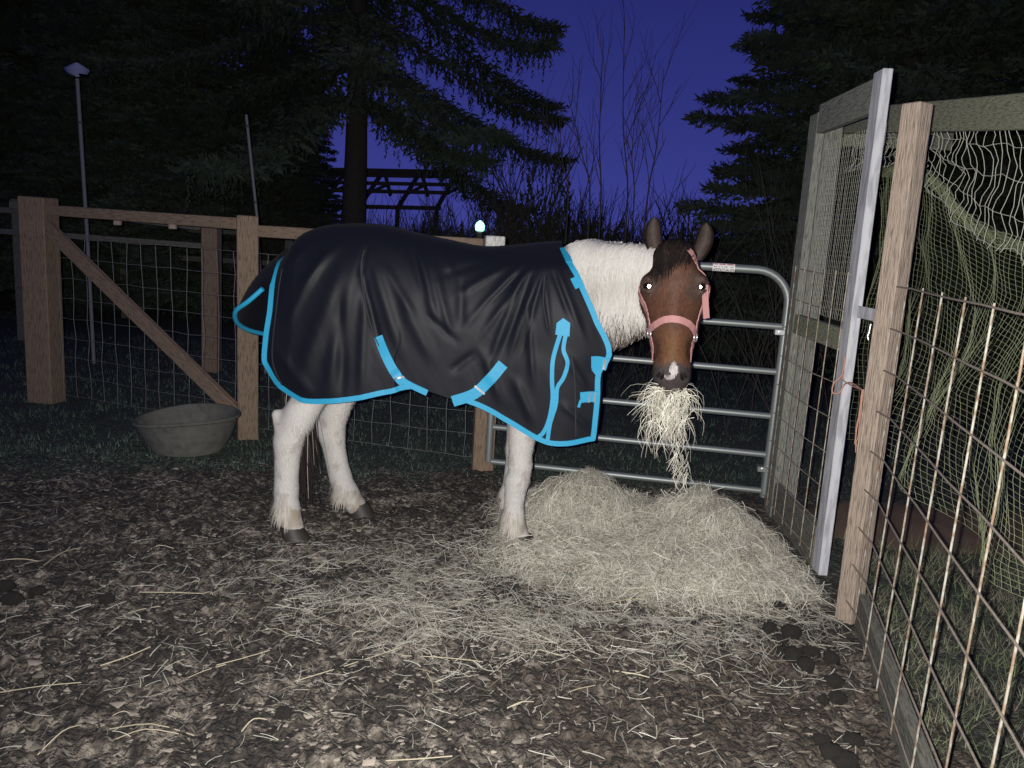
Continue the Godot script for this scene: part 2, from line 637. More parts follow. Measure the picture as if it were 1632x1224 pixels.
func make_hay() -> void:
	var at := Vector3(0.7, 0.0, -3.6)
	var pile := thing("hay_pile", at, "big loose heap of pale hay on the dirt before the metal gate", "hay pile")
	var mb := MB.new()
	var w := 150
	var h := 110
	for j in h:
		for i in w:
			var x := lerpf(-0.5, 1.44, float(i) / (w - 1))
			var z := lerpf(-4.46, -2.75, float(j) / (h - 1))
			var y := hay_height(x, z) - 0.02
			var e := 0.012
			var nr := Vector3(hay_height(x - e, z) - hay_height(x + e, z), 2.0 * e, hay_height(x, z - e) - hay_height(x, z + e)).normalized()
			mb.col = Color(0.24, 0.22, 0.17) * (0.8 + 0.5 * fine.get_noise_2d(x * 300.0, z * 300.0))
			mb.vert(Vector3(x, y, z), nr)
	for j in h - 1:
		for i in w - 1:
			var a := j * w + i
			if maxf(mb.v[a].y, mb.v[a + w + 1].y) > -0.004:
				mb.quad(a, a + 1, a + w + 1, a + w)
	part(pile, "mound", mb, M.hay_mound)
	mb = MB.new()
	var made := 0
	while made < 38000:
		var x := rf(-0.6, 1.43)
		var z := rf(-4.5, -2.7)
		var hh := hay_height(x, z)
		if rng.randf() > smoothstep(0.004, 0.07, hh):
			continue
		made += 1
		var yaw := rf(0, TAU)
		var e := 0.05
		var slope := (hay_height(x + cos(yaw) * e, z + sin(yaw) * e) - hay_height(x - cos(yaw) * e, z - sin(yaw) * e)) / (2.0 * e)
		mb.col = hay_colour()
		straw(mb, Vector3(x, hh + rf(-0.012, 0.022), z), yaw, atan(slope) + rf(-0.35, 0.35), rf(0.04, 0.19), rf(0.0012, 0.0034), rf(-0.5, 0.5), 4)
	for i in 1500:
		var x := rf(-0.5, 1.4)
		var z := rf(-4.3, -2.8)
		var hh := hay_height(x, z)
		if hh < 0.03:
			continue
		var yaw := rf(0, TAU)
		mb.col = Color(0.66, 0.62, 0.51) * rf(0.75, 1.1)
		straw(mb, Vector3(x, hh + rf(0.004, 0.03), z), yaw, rf(-0.4, 0.4), rf(0.06, 0.2), rf(0.0035, 0.0056), rf(-0.35, 0.35), 4)
	var s := part(pile, "stalks", mb, M.hay)
	s.set_meta("kind", "stuff")
	# thin litter of hay around the heap and over the dirt
	mb = MB.new()
	made = 0
	while made < 12000:
		var x := rf(-2.6, 1.4)
		var z := rf(-4.2, -1.5)
		var d := Vector2((x - 0.25) / 1.0, (z + 3.05) / 0.42).length()
		var k := exp(-d * d * 0.9) + 0.045
		k += 0.55 * exp(-pow((x + 0.2) / 0.5, 2.0) - pow((z + 2.75) / 0.25, 2.0))
		k *= 0.55 + 0.9 * noise.get_noise_2d(x * 60.0 + 40.0, z * 60.0)
		if rng.randf() > k:
			continue
		made += 1
		mb.col = hay_colour() * 0.72
		straw(mb, Vector3(x, ground_height(x, z) + rf(0.002, 0.014), z), rf(0, TAU), rf(-0.12, 0.12), rf(0.03, 0.15) * (1.0 if d < 1.3 else 0.7), rf(0.0014, 0.0038), rf(-0.16, 0.16) if rng.randf() < 0.75 else rf(-0.45, 0.45))
	whole("scattered_hay", Vector3(0.0, 0.0, -3.0), mb, M.hay, "thin litter of broken hay strewn over the bare dirt", "hay", "", "stuff")
	# crumbs: dry flakes, clods and leaf bits trodden into the mud
	mb = MB.new()
	for i in 22000:
		var x := rf(-3.6, 1.36)
		var z := -1.45 - 3.2 * pow(rng.randf(), 1.25)
		var q := noise.get_noise_2d(x * 45.0 + 300.0, z * 60.0) + 0.6 * noise.get_noise_2d(x * 170.0, z * 200.0)
		if rng.randf() > clampf(0.42 + q * 1.6, 0.03, 1.0) * (1.0 - 0.65 * wet_mud(x, z)):
			continue
		var r := rf(0.0025, 0.009) * (1.9 if rng.randf() < 0.08 else 1.0)
		mb.col = Color(0.26, 0.228, 0.186) * rf(0.35, 1.15)
		if rng.randf() < 0.012:
			mb.col = Color(0.36, 0.34, 0.28)
		var p := Vector3(x, ground_height(x, z) + rf(0.0, 0.008), z)
		var yaw := rf(0, TAU)
		var nr := Vector3(rf(-0.5, 0.5), 1.0, rf(-0.3, 0.6)).normalized()
		var f := mb.v.size()
		var ring := 5
		mb.vert(p + nr * r * 0.35, nr)
		for k in ring:
			var a := yaw + TAU * k / ring
			mb.vert(p + Vector3(cos(a) * 1.3, rf(-0.2, 0.5), sin(a)) * r * rf(0.25, 1.5), (nr + Vector3(cos(a), 0, sin(a)) * 0.5).normalized())
		for k in ring:
			mb.tri(f, f + 1 + k, f + 1 + (k + 1) % ring)
	whole("ground_crumbs", Vector3(-0.6, 0.0, -2.8), mb, M.hay_crumb, "dry crumbs and flakes trodden into the muddy dirt", "dirt", "", "stuff")
	# the longest single stalks on the dirt
	for e in [[Vector3(-1.582, 0.000, -3.217), Vector3(-1.492, 0.000, -3.280)], [Vector3(-1.145, 0.000, -2.856), Vector3(-1.192, 0.000, -2.861)], [Vector3(-1.429, 0.000, -2.829), Vector3(-1.194, 0.000, -2.866)], [Vector3(-1.399, 0.000, -2.683), Vector3(-1.297, 0.000, -2.726)], [Vector3(-1.534, 0.000, -2.153), Vector3(-1.310, 0.000, -2.207)], [Vector3(-1.118, 0.000, -2.014), Vector3(-0.870, 0.000, -2.017)], [Vector3(-1.131, 0.000, -2.057), Vector3(-1.083, 0.000, -2.080)], [Vector3(-1.072, 0.000, -1.961), Vector3(-0.907, 0.000, -1.997)], [Vector3(-0.740, 0.000, -2.042), Vector3(-0.671, 0.000, -2.090)], [Vector3(-0.937, 0.000, -2.356), Vector3(-0.794, 0.000, -2.472)], [Vector3(-0.661, 0.000, -2.319), Vector3(-0.339, 0.000, -2.537)], [Vector3(-0.333, 0.000, -2.504), Vector3(-0.042, 0.000, -2.495)], [Vector3(0.157, 0.000, -2.585), Vector3(0.307, 0.000, -2.526)], [Vector3(0.251, 0.000, -2.350), Vector3(0.345, 0.000, -2.374)], [Vector3(0.048, 0.000, -2.239), Vector3(0.134, 0.000, -2.288)], [Vector3(0.426, 0.000, -2.482), Vector3(0.543, 0.000, -2.452)], [Vector3(-0.293, 0.000, -1.944), Vector3(-0.106, 0.000, -1.966)], [Vector3(1.250, 0.000, -3.028), Vector3(1.370, 0.000, -3.100)], [Vector3(-1.254, 0.000, -1.890), Vector3(-1.197, 0.000, -2.006)], [Vector3(-0.876, 0.000, -2.606), Vector3(-0.761, 0.000, -2.583)], [Vector3(-0.693, 0.000, -3.206), Vector3(-0.530, 0.000, -3.404)], [Vector3(-1.312, 0.000, -2.323), Vector3(-1.199, 0.000, -2.438)], [Vector3(-1.003, -0.000, -2.286), Vector3(-0.915, 0.000, -2.382)], [Vector3(0.432, 0.000, -2.968), Vector3(0.716, 0.000, -3.090)], [Vector3(0.911, 0.000, -3.002), Vector3(1.113, 0.000, -2.973)], [Vector3(-0.705, 0.000, -2.721), Vector3(-0.544, 0.000, -2.646)], [Vector3(-0.230, 0.000, -2.388), Vector3(-0.197, 0.000, -2.289)], [Vector3(-1.931, 0.000, -3.028), Vector3(-1.875, 0.000, -3.187)], [Vector3(-2.103, 0.000, -3.047), Vector3(-1.976, 0.000, -3.066)], [Vector3(0.642, 0.000, -2.563), Vector3(0.735, 0.000, -2.473)]]:
		var a: Vector3 = e[0]
		var b: Vector3 = e[1]
		var mid := (a + b) * 0.5 + Vector3(rf(-0.01, 0.01), 0.006, rf(-0.01, 0.01))
		a.y = ground_height(a.x, a.z) + 0.006
		b.y = ground_height(b.x, b.z) + 0.006
		mid.y = ground_height(mid.x, mid.z) + 0.012
		var sb := MB.new()
		sb.col = Color(0.44, 0.39, 0.27) * rf(0.7, 1.05)
		sb.tube(curve([a, mid, b], 3), PackedFloat32Array([rf(0.0014, 0.0023)]), 5)
		whole("straw_stalk", Vector3(mid.x, 0.0, mid.z), sb, M.hay, "single long pale straw stalk lying on the bare dirt", "straw", "straw stalks lying singly on the dirt")

func make_manure() -> void:
	var spots := [[Vector3(-1.509, 0.000, -2.735), 0.028, 0], [Vector3(-0.788, 0.000, -3.035), 0.02, 0], [Vector3(-0.716, 0.000, -3.045), 0.02, 0], [Vector3(-0.632, -0.000, -2.100), 0.026, 0], [Vector3(1.245, 0.000, -2.630), 0.03, 1], [Vector3(1.187, 0.000, -3.037), 0.032, 1], [Vector3(1.152, 0.000, -2.796), 0.036, 1], [Vector3(1.110, 0.000, -2.781), 0.03, 1], [Vector3(1.090, 0.000, -2.852), 0.03, 1], [Vector3(1.102, 0.000, -2.623), 0.038, 1], [Vector3(1.129, 0.000, -2.567), 0.036, 1], [Vector3(1.088, 0.000, -2.665), 0.032, 1], [Vector3(1.184, 0.000, -2.667), 0.03, 1], [Vector3(1.196, 0.000, -2.472), 0.03, 1], [Vector3(1.176, 0.000, -2.395), 0.028, 1], [Vector3(1.110, 0.000, -2.353), 0.022, 1], [Vector3(1.026, 0.000, -2.144), 0.028, 1], [Vector3(1.128, 0.000, -2.153), 0.03, 1], [Vector3(1.061, 0.000, -2.055), 0.034, 1], [Vector3(1.023, 0.000, -2.068), 0.03, 1], [Vector3(1.121, 0.000, -3.040), 0.026, 1], [Vector3(-1.867, 0.000, -2.724), 0.034, 2], [Vector3(-1.932, 0.000, -2.779), 0.034, 2], [Vector3(-1.803, 0.000, -2.785), 0.028, 2], [Vector3(0.683, 0.000, -2.681), 0.02, 0], [Vector3(0.264, 0.000, -2.563), 0.02, 0]]
	var labels := ["single dark manure ball lying out on the open dirt", "dark manure ball in the droppings beside the welded wire fence", "dark manure ball in a low heap of droppings away from the hay"]
	var groups := ["lone manure balls on the dirt", "droppings beside the welded wire fence", "droppings away from the hay"]
	for e in spots:
		var p: Vector3 = e[0]
		var r: float = e[1]
		p.y = ground_height(p.x, p.z)
		var mb := MB.new()
		var rows := 7
		var cols := 10
		var sd := rf(0, 100)
		var st := Vector3(rf(0.9, 1.25), rf(0.65, 0.8), rf(0.85, 1.1))
		for j in rows + 1:
			for i in cols:
				var th := PI * j / rows
				var ph := TAU * i / cols
				var d := Vector3(sin(th) * cos(ph), cos(th), sin(th) * sin(ph))
				var k := 1.0 + 0.4 * noise.get_noise_3dv(d * 60.0 + Vector3.ONE * sd)
				mb.vert(p + Vector3(0, r * 0.5, 0) + d * st * r * k, d)
		for j in rows:
			for i in cols:
				mb.quad(j * cols + i, j * cols + (i + 1) % cols, (j + 1) * cols + (i + 1) % cols, (j + 1) * cols + i)
		whole("manure_ball", p, mb, M.manure, labels[e[2]], "manure", groups[e[2]])

# ------------------------------------------------------------------ the horse
const HB := Vector3(-0.4, 0.0, -3.68)      # where the horse stands
const WHITE := Color(0.49, 0.472, 0.445)
const BAY := Color(0.085, 0.041, 0.026)
const DARK := Color(0.016, 0.012, 0.011)

func coat_colour(p: Vector3) -> Color:
	var j := noise.get_noise_3dv(p * 90.0) * 0.03
	var col := WHITE
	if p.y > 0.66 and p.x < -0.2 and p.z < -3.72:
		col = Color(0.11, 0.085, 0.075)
	if p.y < 0.16 + j and p.x < 0.3:
		col = WHITE.lerp(Color(0.33, 0.29, 0.23), clampf(0.45 + noise.get_noise_3dv(p * 260.0) * 2.2, 0.0, 1.0))
	if p.x > 0.26 and p.y < 1.15 + (p.x - 0.35) * 0.2 + j * 3.0 + fine.get_noise_3dv(p * 500.0) * 0.03 and p.y > 0.8:
		col = Color(0.10, 0.066, 0.052)
	# mud and dung specks on the shins
	if p.y < 0.7 and noise.get_noise_3dv(p * 210.0 + Vector3.ONE * 33.0) > 0.36:
		col = col.lerp(Color(0.30, 0.27, 0.23), 0.5)
	return col

func head_colour(p: Vector3) -> Color:
	var j := noise.get_noise_3dv(p * 160.0) * 0.03
	var f := fine.get_noise_3dv(p * 900.0) * 0.25
	var col := BAY
	# greyer hair round the eyes, paler brow, tan above the nostrils, dark muzzle and poll
	var e := Vector2(absf(p.x) - 0.095, p.y - 0.0).length()
	col = col.lerp(Color(0.060, 0.042, 0.036), smoothstep(0.075, 0.03, e + j) * 0.8)
	col = col.lerp(Color(0.098, 0.052, 0.037), smoothstep(0.07, 0.02, absf(p.x) + j) * smoothstep(0.11, 0.05, p.y) * smoothstep(-0.06, 0.02, p.y + j))
	col = col.lerp(BAY * 0.7, smoothstep(-0.08, -0.13, p.z + j))
	col = col.lerp(Color(0.115, 0.056, 0.027), smoothstep(0.06, 0.03, absf(p.x) + j) * smoothstep(-0.17, -0.23, p.y + j))
	col = col.lerp(Color(0.040, 0.032, 0.032), smoothstep(-0.285, -0.315, p.y + j * 0.8 + absf(p.x) * 0.2))
	col = col.lerp(DARK, smoothstep(0.085, 0.12, p.y + j))
	col *= 1.0 + f
	# the white snip between the nostrils
	var s := Vector2((p.x - 0.004 - j * 0.2) / (0.012 + 0.005 * sin(p.y * 90.0)), (p.y + 0.335) / 0.034)
	if s.length() < 1.0 + j * 6.0 and p.z > -0.05:
		col = Color(0.40, 0.37, 0.36)
	if Vector2((p.x + 0.012) / 0.02, (p.y + 0.365) / 0.009).length() < 1.0 + j * 5.0 and p.z > -0.05:
		col = Color(0.3, 0.27, 0.26)
	for sx in [-1.0, 1.0]:
		if (p - Vector3(0.046 * sx, -0.362, -0.012)).length() < 0.017:
			col = Color(0.008, 0.006, 0.006)
	return col

var head_xf: Transform3D
var head: Field

func ear(mb: MB, base: Vector3, tip: Vector3, outw: Vector3, width: float) -> void:
	# a cupped leaf: dark outside, paler inside, open towards the camera
	var rows := 12
	var cols := 9
	var ax := tip - base
	var up := ax.normalized()
	var front := (head_xf.basis.z + outw * 0.25).normalized()
	front = (front - up * front.dot(up)).normalized()
	var sd := up.cross(front)
	for face in 2:
		var first := mb.v.size()
		for i in rows + 1:
			var t := float(i) / rows
			var w := width * (0.62 + 0.95 * t) * pow(maxf(1.0 - t, 0.0), 0.5) * 1.05
			if i == rows:
				w = 0.001
			for k in cols:
				var s := lerpf(-1.0, 1.0, float(k) / (cols - 1))
				var a := s * 1.75
				var cup := front * (-cos(a) * w * 0.9) + sd * sin(a) * w / 0.91 * (1.0 if absf(a) < PI / 2 else 0.98)
				var p := base + ax * t + cup + front * w * 0.25 + outw * 0.012 * sin(t * PI)
				var nr := (front * -cos(a) + sd * sin(a)).normalized()
				if face == 1:
					p -= nr * 0.004
					nr = -nr
					mb.col = Color(0.044, 0.031, 0.027) * rf(0.75, 1.2) if absf(s) < 0.72 else Color(0.022, 0.016, 0.014)
				else:
					mb.col = Color(0.03, 0.02, 0.017)
				mb.vert(p, nr)
		for i in rows:
			for k in cols - 1:
				var q := first + i * cols + k
				mb.quad(q, q + 1, q + cols + 1, q + cols)

func make_horse() -> void:
	var horse := thing("horse", HB, "pinto horse in a black blanket chewing hay beside the hay heap", "horse")
	var zc := HB.z
	var f := Field.new(Vector3(-1.3, -0.02, -4.05), Vector3(0.75, 1.62, -3.12), 0.0125)
	# trunk
	f.bone(Vector3(-0.86, 1.24, zc), 0.215, Vector3(-0.5, 1.2, zc), 0.225, 0.06)
	f.bone(Vector3(-0.5, 1.15, zc), 0.24, Vector3(0.0, 1.14, zc), 0.245, 0.06)
	f.bone(Vector3(0.0, 1.17, zc), 0.24, Vector3(0.2, 1.12, zc), 0.215, 0.06)
	# neck
	f.bone(Vector3(0.08, 1.28, -3.68), 0.14, Vector3(0.33, 1.375, -3.57), 0.114, 0.06)
	f.bone(Vector3(0.33, 1.375, -3.56), 0.118, Vector3(0.57, 1.39, -3.30), 0.108, 0.06)
	f.bone(Vector3(0.2, 1.1, -3.66), 0.14, Vector3(0.41, 1.12, -3.53), 0.105, 0.07)
	f.bone(Vector3(0.41, 1.12, -3.53), 0.105, Vector3(0.57, 1.22, -3.34), 0.095, 0.08)
	# hind leg on the near side
	var zn := -3.52
	f.bone(Vector3(-0.86, 1.12, -3.60), 0.16, Vector3(-0.85, 0.86, -3.56), 0.11, 0.06)
	f.bone(Vector3(-0.87, 0.86, -3.55), 0.105, Vector3(-0.985, 0.60, -3.5), 0.066, 0.05)
	f.bone(Vector3(-1.09, 0.61, -3.5), 0.026, Vector3(-1.05, 0.50, -3.5), 0.045, 0.05)
	f.bone(Vector3(-0.985, 0.62, -3.5), 0.066, Vector3(-1.03, 0.48, -3.5), 0.056, 0.04)
	f.bone(Vector3(-1.03, 0.48, -3.5), 0.055, Vector3(-1.04, 0.25, -3.5), 0.047, 0.03)
	f.bone(Vector3(-1.065, 0.48, -3.5), 0.035, Vector3(-1.07, 0.22, -3.5), 0.030, 0.03)
	f.bone(Vector3(-1.04, 0.25, -3.5), 0.047, Vector3(-1.04, 0.15, -3.49), 0.058, 0.03)
	f.bone(Vector3(-1.04, 0.15, -3.49), 0.056, Vector3(-1.0, 0.06, -3.47), 0.05, 0.03)
	# hind leg on the far side, set forward
	f.bone(Vector3(-0.8, 1.12, -3.78), 0.17, Vector3(-0.78, 0.84, -3.83), 0.12, 0.06)
	f.bone(Vector3(-0.79, 0.84, -3.83), 0.11, Vector3(-0.90, 0.56, -3.84), 0.062, 0.05)
	f.bone(Vector3(-0.985, 0.55, -3.84), 0.024, Vector3(-0.95, 0.45, -3.84), 0.042, 0.05)
	f.bone(Vector3(-0.90, 0.56, -3.84), 0.062, Vector3(-0.905, 0.43, -3.84), 0.056, 0.04)
	f.bone(Vector3(-0.905, 0.43, -3.84), 0.052, Vector3(-0.86, 0.22, -3.84), 0.046, 0.03)
	f.bone(Vector3(-0.94, 0.42, -3.84), 0.032, Vector3(-0.89, 0.19, -3.84), 0.03, 0.03)
	f.bone(Vector3(-0.86, 0.22, -3.84), 0.046, Vector3(-0.835, 0.13, -3.84), 0.06, 0.03)
	f.bone(Vector3(-0.835, 0.13, -3.84), 0.058, Vector3(-0.78, 0.06, -3.84), 0.054, 0.03)
	# front leg on the near side
	f.bone(Vector3(0.1, 1.0, -3.58), 0.13, Vector3(0.07, 0.72, -3.55), 0.082, 0.05)
	f.bone(Vector3(0.07, 0.72, -3.55), 0.082, Vector3(0.06, 0.45, -3.55), 0.054, 0.04)
	f.bone(Vector3(0.062, 0.42, -3.548), 0.055, Vector3(0.056, 0.34, -3.548), 0.050, 0.03)
	f.bone(Vector3(0.056, 0.34, -3.55), 0.046, Vector3(0.052, 0.18, -3.55), 0.040, 0.03)
	f.bone(Vector3(0.03, 0.34, -3.55), 0.032, Vector3(0.026, 0.16, -3.55), 0.028, 0.03)
	f.bone(Vector3(0.050, 0.17, -3.55), 0.044, Vector3(0.050, 0.12, -3.55), 0.054, 0.03)
	f.bone(Vector3(0.050, 0.12, -3.55), 0.052, Vector3(0.09, 0.05, -3.54), 0.046, 0.03)
	f.bone(Vector3(0.082, 0.415, -3.545), 0.030, Vector3(0.076, 0.36, -3.545), 0.026, 0.03)
	# front leg on the far side
	f.bone(Vector3(0.08, 1.0, -3.78), 0.13, Vector3(0.05, 0.72, -3.82), 0.078, 0.05)
	f.bone(Vector3(0.05, 0.72, -3.82), 0.07, Vector3(0.04, 0.42, -3.83), 0.05, 0.04)
	f.bone(Vector3(0.04, 0.42, -3.83), 0.046, Vector3(0.02, 0.17, -3.83), 0.040, 0.03)
	f.bone(Vector3(0.02, 0.17, -3.83), 0.052, Vector3(0.05, 0.06, -3.83), 0.05, 0.03)
	var mb := MB.new()
	f.add_to(mb, Transform3D(), coat_colour)
	# head on its own finer grid, axes: x across the face, y up the face, z out of the face
	var hy := Vector3(-0.03, 0.98, -0.17).normalized()
	var hz := Vector3(-0.16, 0.14, 1.0)
	hz = (hz - hy * hz.dot(hy)).normalized()
	var hx := hy.cross(hz)
	head_xf = Transform3D(Basis(hx, hy, hz), Vector3(0.622, 1.345, -3.075))
	head = Field.new(Vector3(-0.19, -0.5, -0.34), Vector3(0.19, 0.24, 0.08), 0.0062)
	head.bone(Vector3(0, 0.11, -0.115), 0.085, Vector3(0, 0.0, -0.095), 0.094, 0.04)
	head.bone(Vector3(0, 0.0, -0.085), 0.088, Vector3(0, -0.17, -0.06), 0.062, 0.05)
	head.bone(Vector3(0, -0.17, -0.06), 0.062, Vector3(0, -0.31, -0.055), 0.054, 0.05)
	for s in [-1.0, 1.0]:
		head.bone(Vector3(0.062 * s, 0.03, -0.06), 0.034, Vector3(0.098 * s, 0.012, -0.075), 0.034, 0.03)
		head.bone(Vector3(0.07 * s, 0.0, -0.1), 0.05, Vector3(0.066 * s, -0.05, -0.15), 0.06, 0.05)
		head.bone(Vector3(0.058 * s, -0.04, -0.15), 0.07, Vector3(0.045 * s, -0.17, -0.13), 0.052, 0.05)
		head.bone(Vector3(0.055 * s, -0.02, -0.07), 0.036, Vector3(0.05 * s, -0.18, -0.06), 0.026, 0.03)
		head.bone(Vector3(0.04 * s, -0.17, -0.12), 0.045, Vector3(0.03 * s, -0.33, -0.11), 0.036, 0.04)
		head.bone(Vector3(0.034 * s, -0.325, -0.05), 0.036, Vector3(0.037 * s, -0.365, -0.05), 0.036, 0.03)
		head.bone(Vector3(0.036 * s, -0.34, -0.025), 0.018, Vector3(0.048 * s, -0.365, -0.035), 0.018, 0.015)
	for s in [-1.0, 1.0]:
		head.bone(Vector3(0.090 * s, -0.03, -0.075), 0.02, Vector3(0.062 * s, -0.17, -0.07), 0.012, 0.02)
		head.bone(Vector3(0.078 * s, 0.035, -0.045), 0.016, Vector3(0.108 * s, 0.028, -0.07), 0.014, 0.02)
	head.bone(Vector3(0, 0.0, -0.012), 0.016, Vector3(0, -0.27, -0.014), 0.012, 0.03)
	head.bone(Vector3(0, -0.33, -0.065), 0.056, Vector3(0, -0.395, -0.07), 0.05, 0.04)
	head.bone(Vector3(0, -0.40, -0.10), 0.035, Vector3(0, -0.42, -0.09), 0.032, 0.015)
	for s in [-1.0, 1.0]:
		head.bone(Vector3(0.040 * s, -0.352, -0.004), 0.010, Vector3(0.050 * s, -0.372, -0.012), 0.009, 0.01, true)
		head.bone(Vector3(0.108 * s, 0.0, -0.046), 0.020, Vector3(0.116 * s, -0.001, -0.052), 0.020, 0.01, true)
		# upper and lower eyelid
		head.bone(Vector3(0.082 * s, 0.017, -0.030), 0.009, Vector3(0.104 * s, 0.027, -0.032), 0.0115, 0.01)
		head.bone(Vector3(0.104 * s, 0.027, -0.032), 0.0115, Vector3(0.126 * s, 0.014, -0.055), 0.009, 0.01)
		head.bone(Vector3(0.082 * s, -0.014, -0.032), 0.008, Vector3(0.104 * s, -0.024, -0.036), 0.008, 0.01)
		head.bone(Vector3(0.104 * s, -0.024, -0.036), 0.008, Vector3(0.124 * s, -0.014, -0.056), 0.008, 0.01)
	head.add_to(mb, head_xf, head_colour)
	ear(mb, head_xf * Vector3(-0.066, 0.125, -0.12), head_xf * Vector3(-0.088, 0.29, -0.10), -hx, 0.042)
	ear(mb, head_xf * Vector3(0.080, 0.12, -0.12), head_xf * Vector3(0.120, 0.265, -0.10), hx, 0.042)
	part(horse, "body", mb, M.coat)
	# eyes, each with the tapetum shining back at the flash
	for s in [-1.0, 1.0]:
		var c: Vector3 = head_xf * Vector3(0.100 * s, 0.0, -0.062)
		var eb := MB.new()
		ball(eb, c, 0.0275)
		var eye := part(horse, "eye", eb, M.eyeball)
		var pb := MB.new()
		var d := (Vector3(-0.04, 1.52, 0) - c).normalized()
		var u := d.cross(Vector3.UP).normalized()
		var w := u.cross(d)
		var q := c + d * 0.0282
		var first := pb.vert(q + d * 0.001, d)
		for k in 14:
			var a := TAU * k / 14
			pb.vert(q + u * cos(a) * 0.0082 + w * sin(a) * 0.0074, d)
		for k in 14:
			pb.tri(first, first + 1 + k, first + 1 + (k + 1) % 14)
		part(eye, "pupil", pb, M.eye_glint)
	# hooves
	for e in [[Vector3(-0.995, 0.0, -3.465), 0.0], [Vector3(-0.755, 0.0, -3.84), 0.0], [Vector3(0.105, 0.0, -3.535), 0.0], [Vector3(0.06, 0.0, -3.83), 0.0]]:
		var hb := MB.new()
		var o: Vector3 = e[0]
		var rows := [[0.0, 0.062, 0.012], [0.012, 0.062, 0.012], [0.055, 0.054, -0.006], [0.075, 0.05, -0.014], [0.078, 0.03, -0.014]]
		for r in rows:
			for k in 16:
				var a := TAU * k / 16
				hb.vert(o + Vector3(cos(a) * r[1] * 1.08 + r[2], r[0], sin(a) * r[1] * 0.92), Vector3(cos(a), 0.25, sin(a)).normalized())
		for i in rows.size() - 1:
			for k in 16:
				hb.quad(i * 16 + k, i * 16 + (k + 1) % 16, (i + 1) * 16 + (k + 1) % 16, (i + 1) * 16 + k)
		part(horse, "hoof", hb, M.hoof)
	make_hair(horse, f)
	make_blanket(horse)
	make_halter(horse)

func ball(mb: MB, c: Vector3, r: float) -> void:
	var first := mb.v.size()
	for j in 11:
		for i in 16:
			var th := PI * j / 10
			var ph := TAU * i / 16
			var d := Vector3(sin(th) * cos(ph), cos(th), sin(th) * sin(ph))
			mb.vert(c + d * r, d)
	for j in 10:
		for i in 16:
			mb.quad(first + j * 16 + i, first + j * 16 + (i + 1) % 16, first + (j + 1) * 16 + (i + 1) % 16, first + (j + 1) * 16 + i)

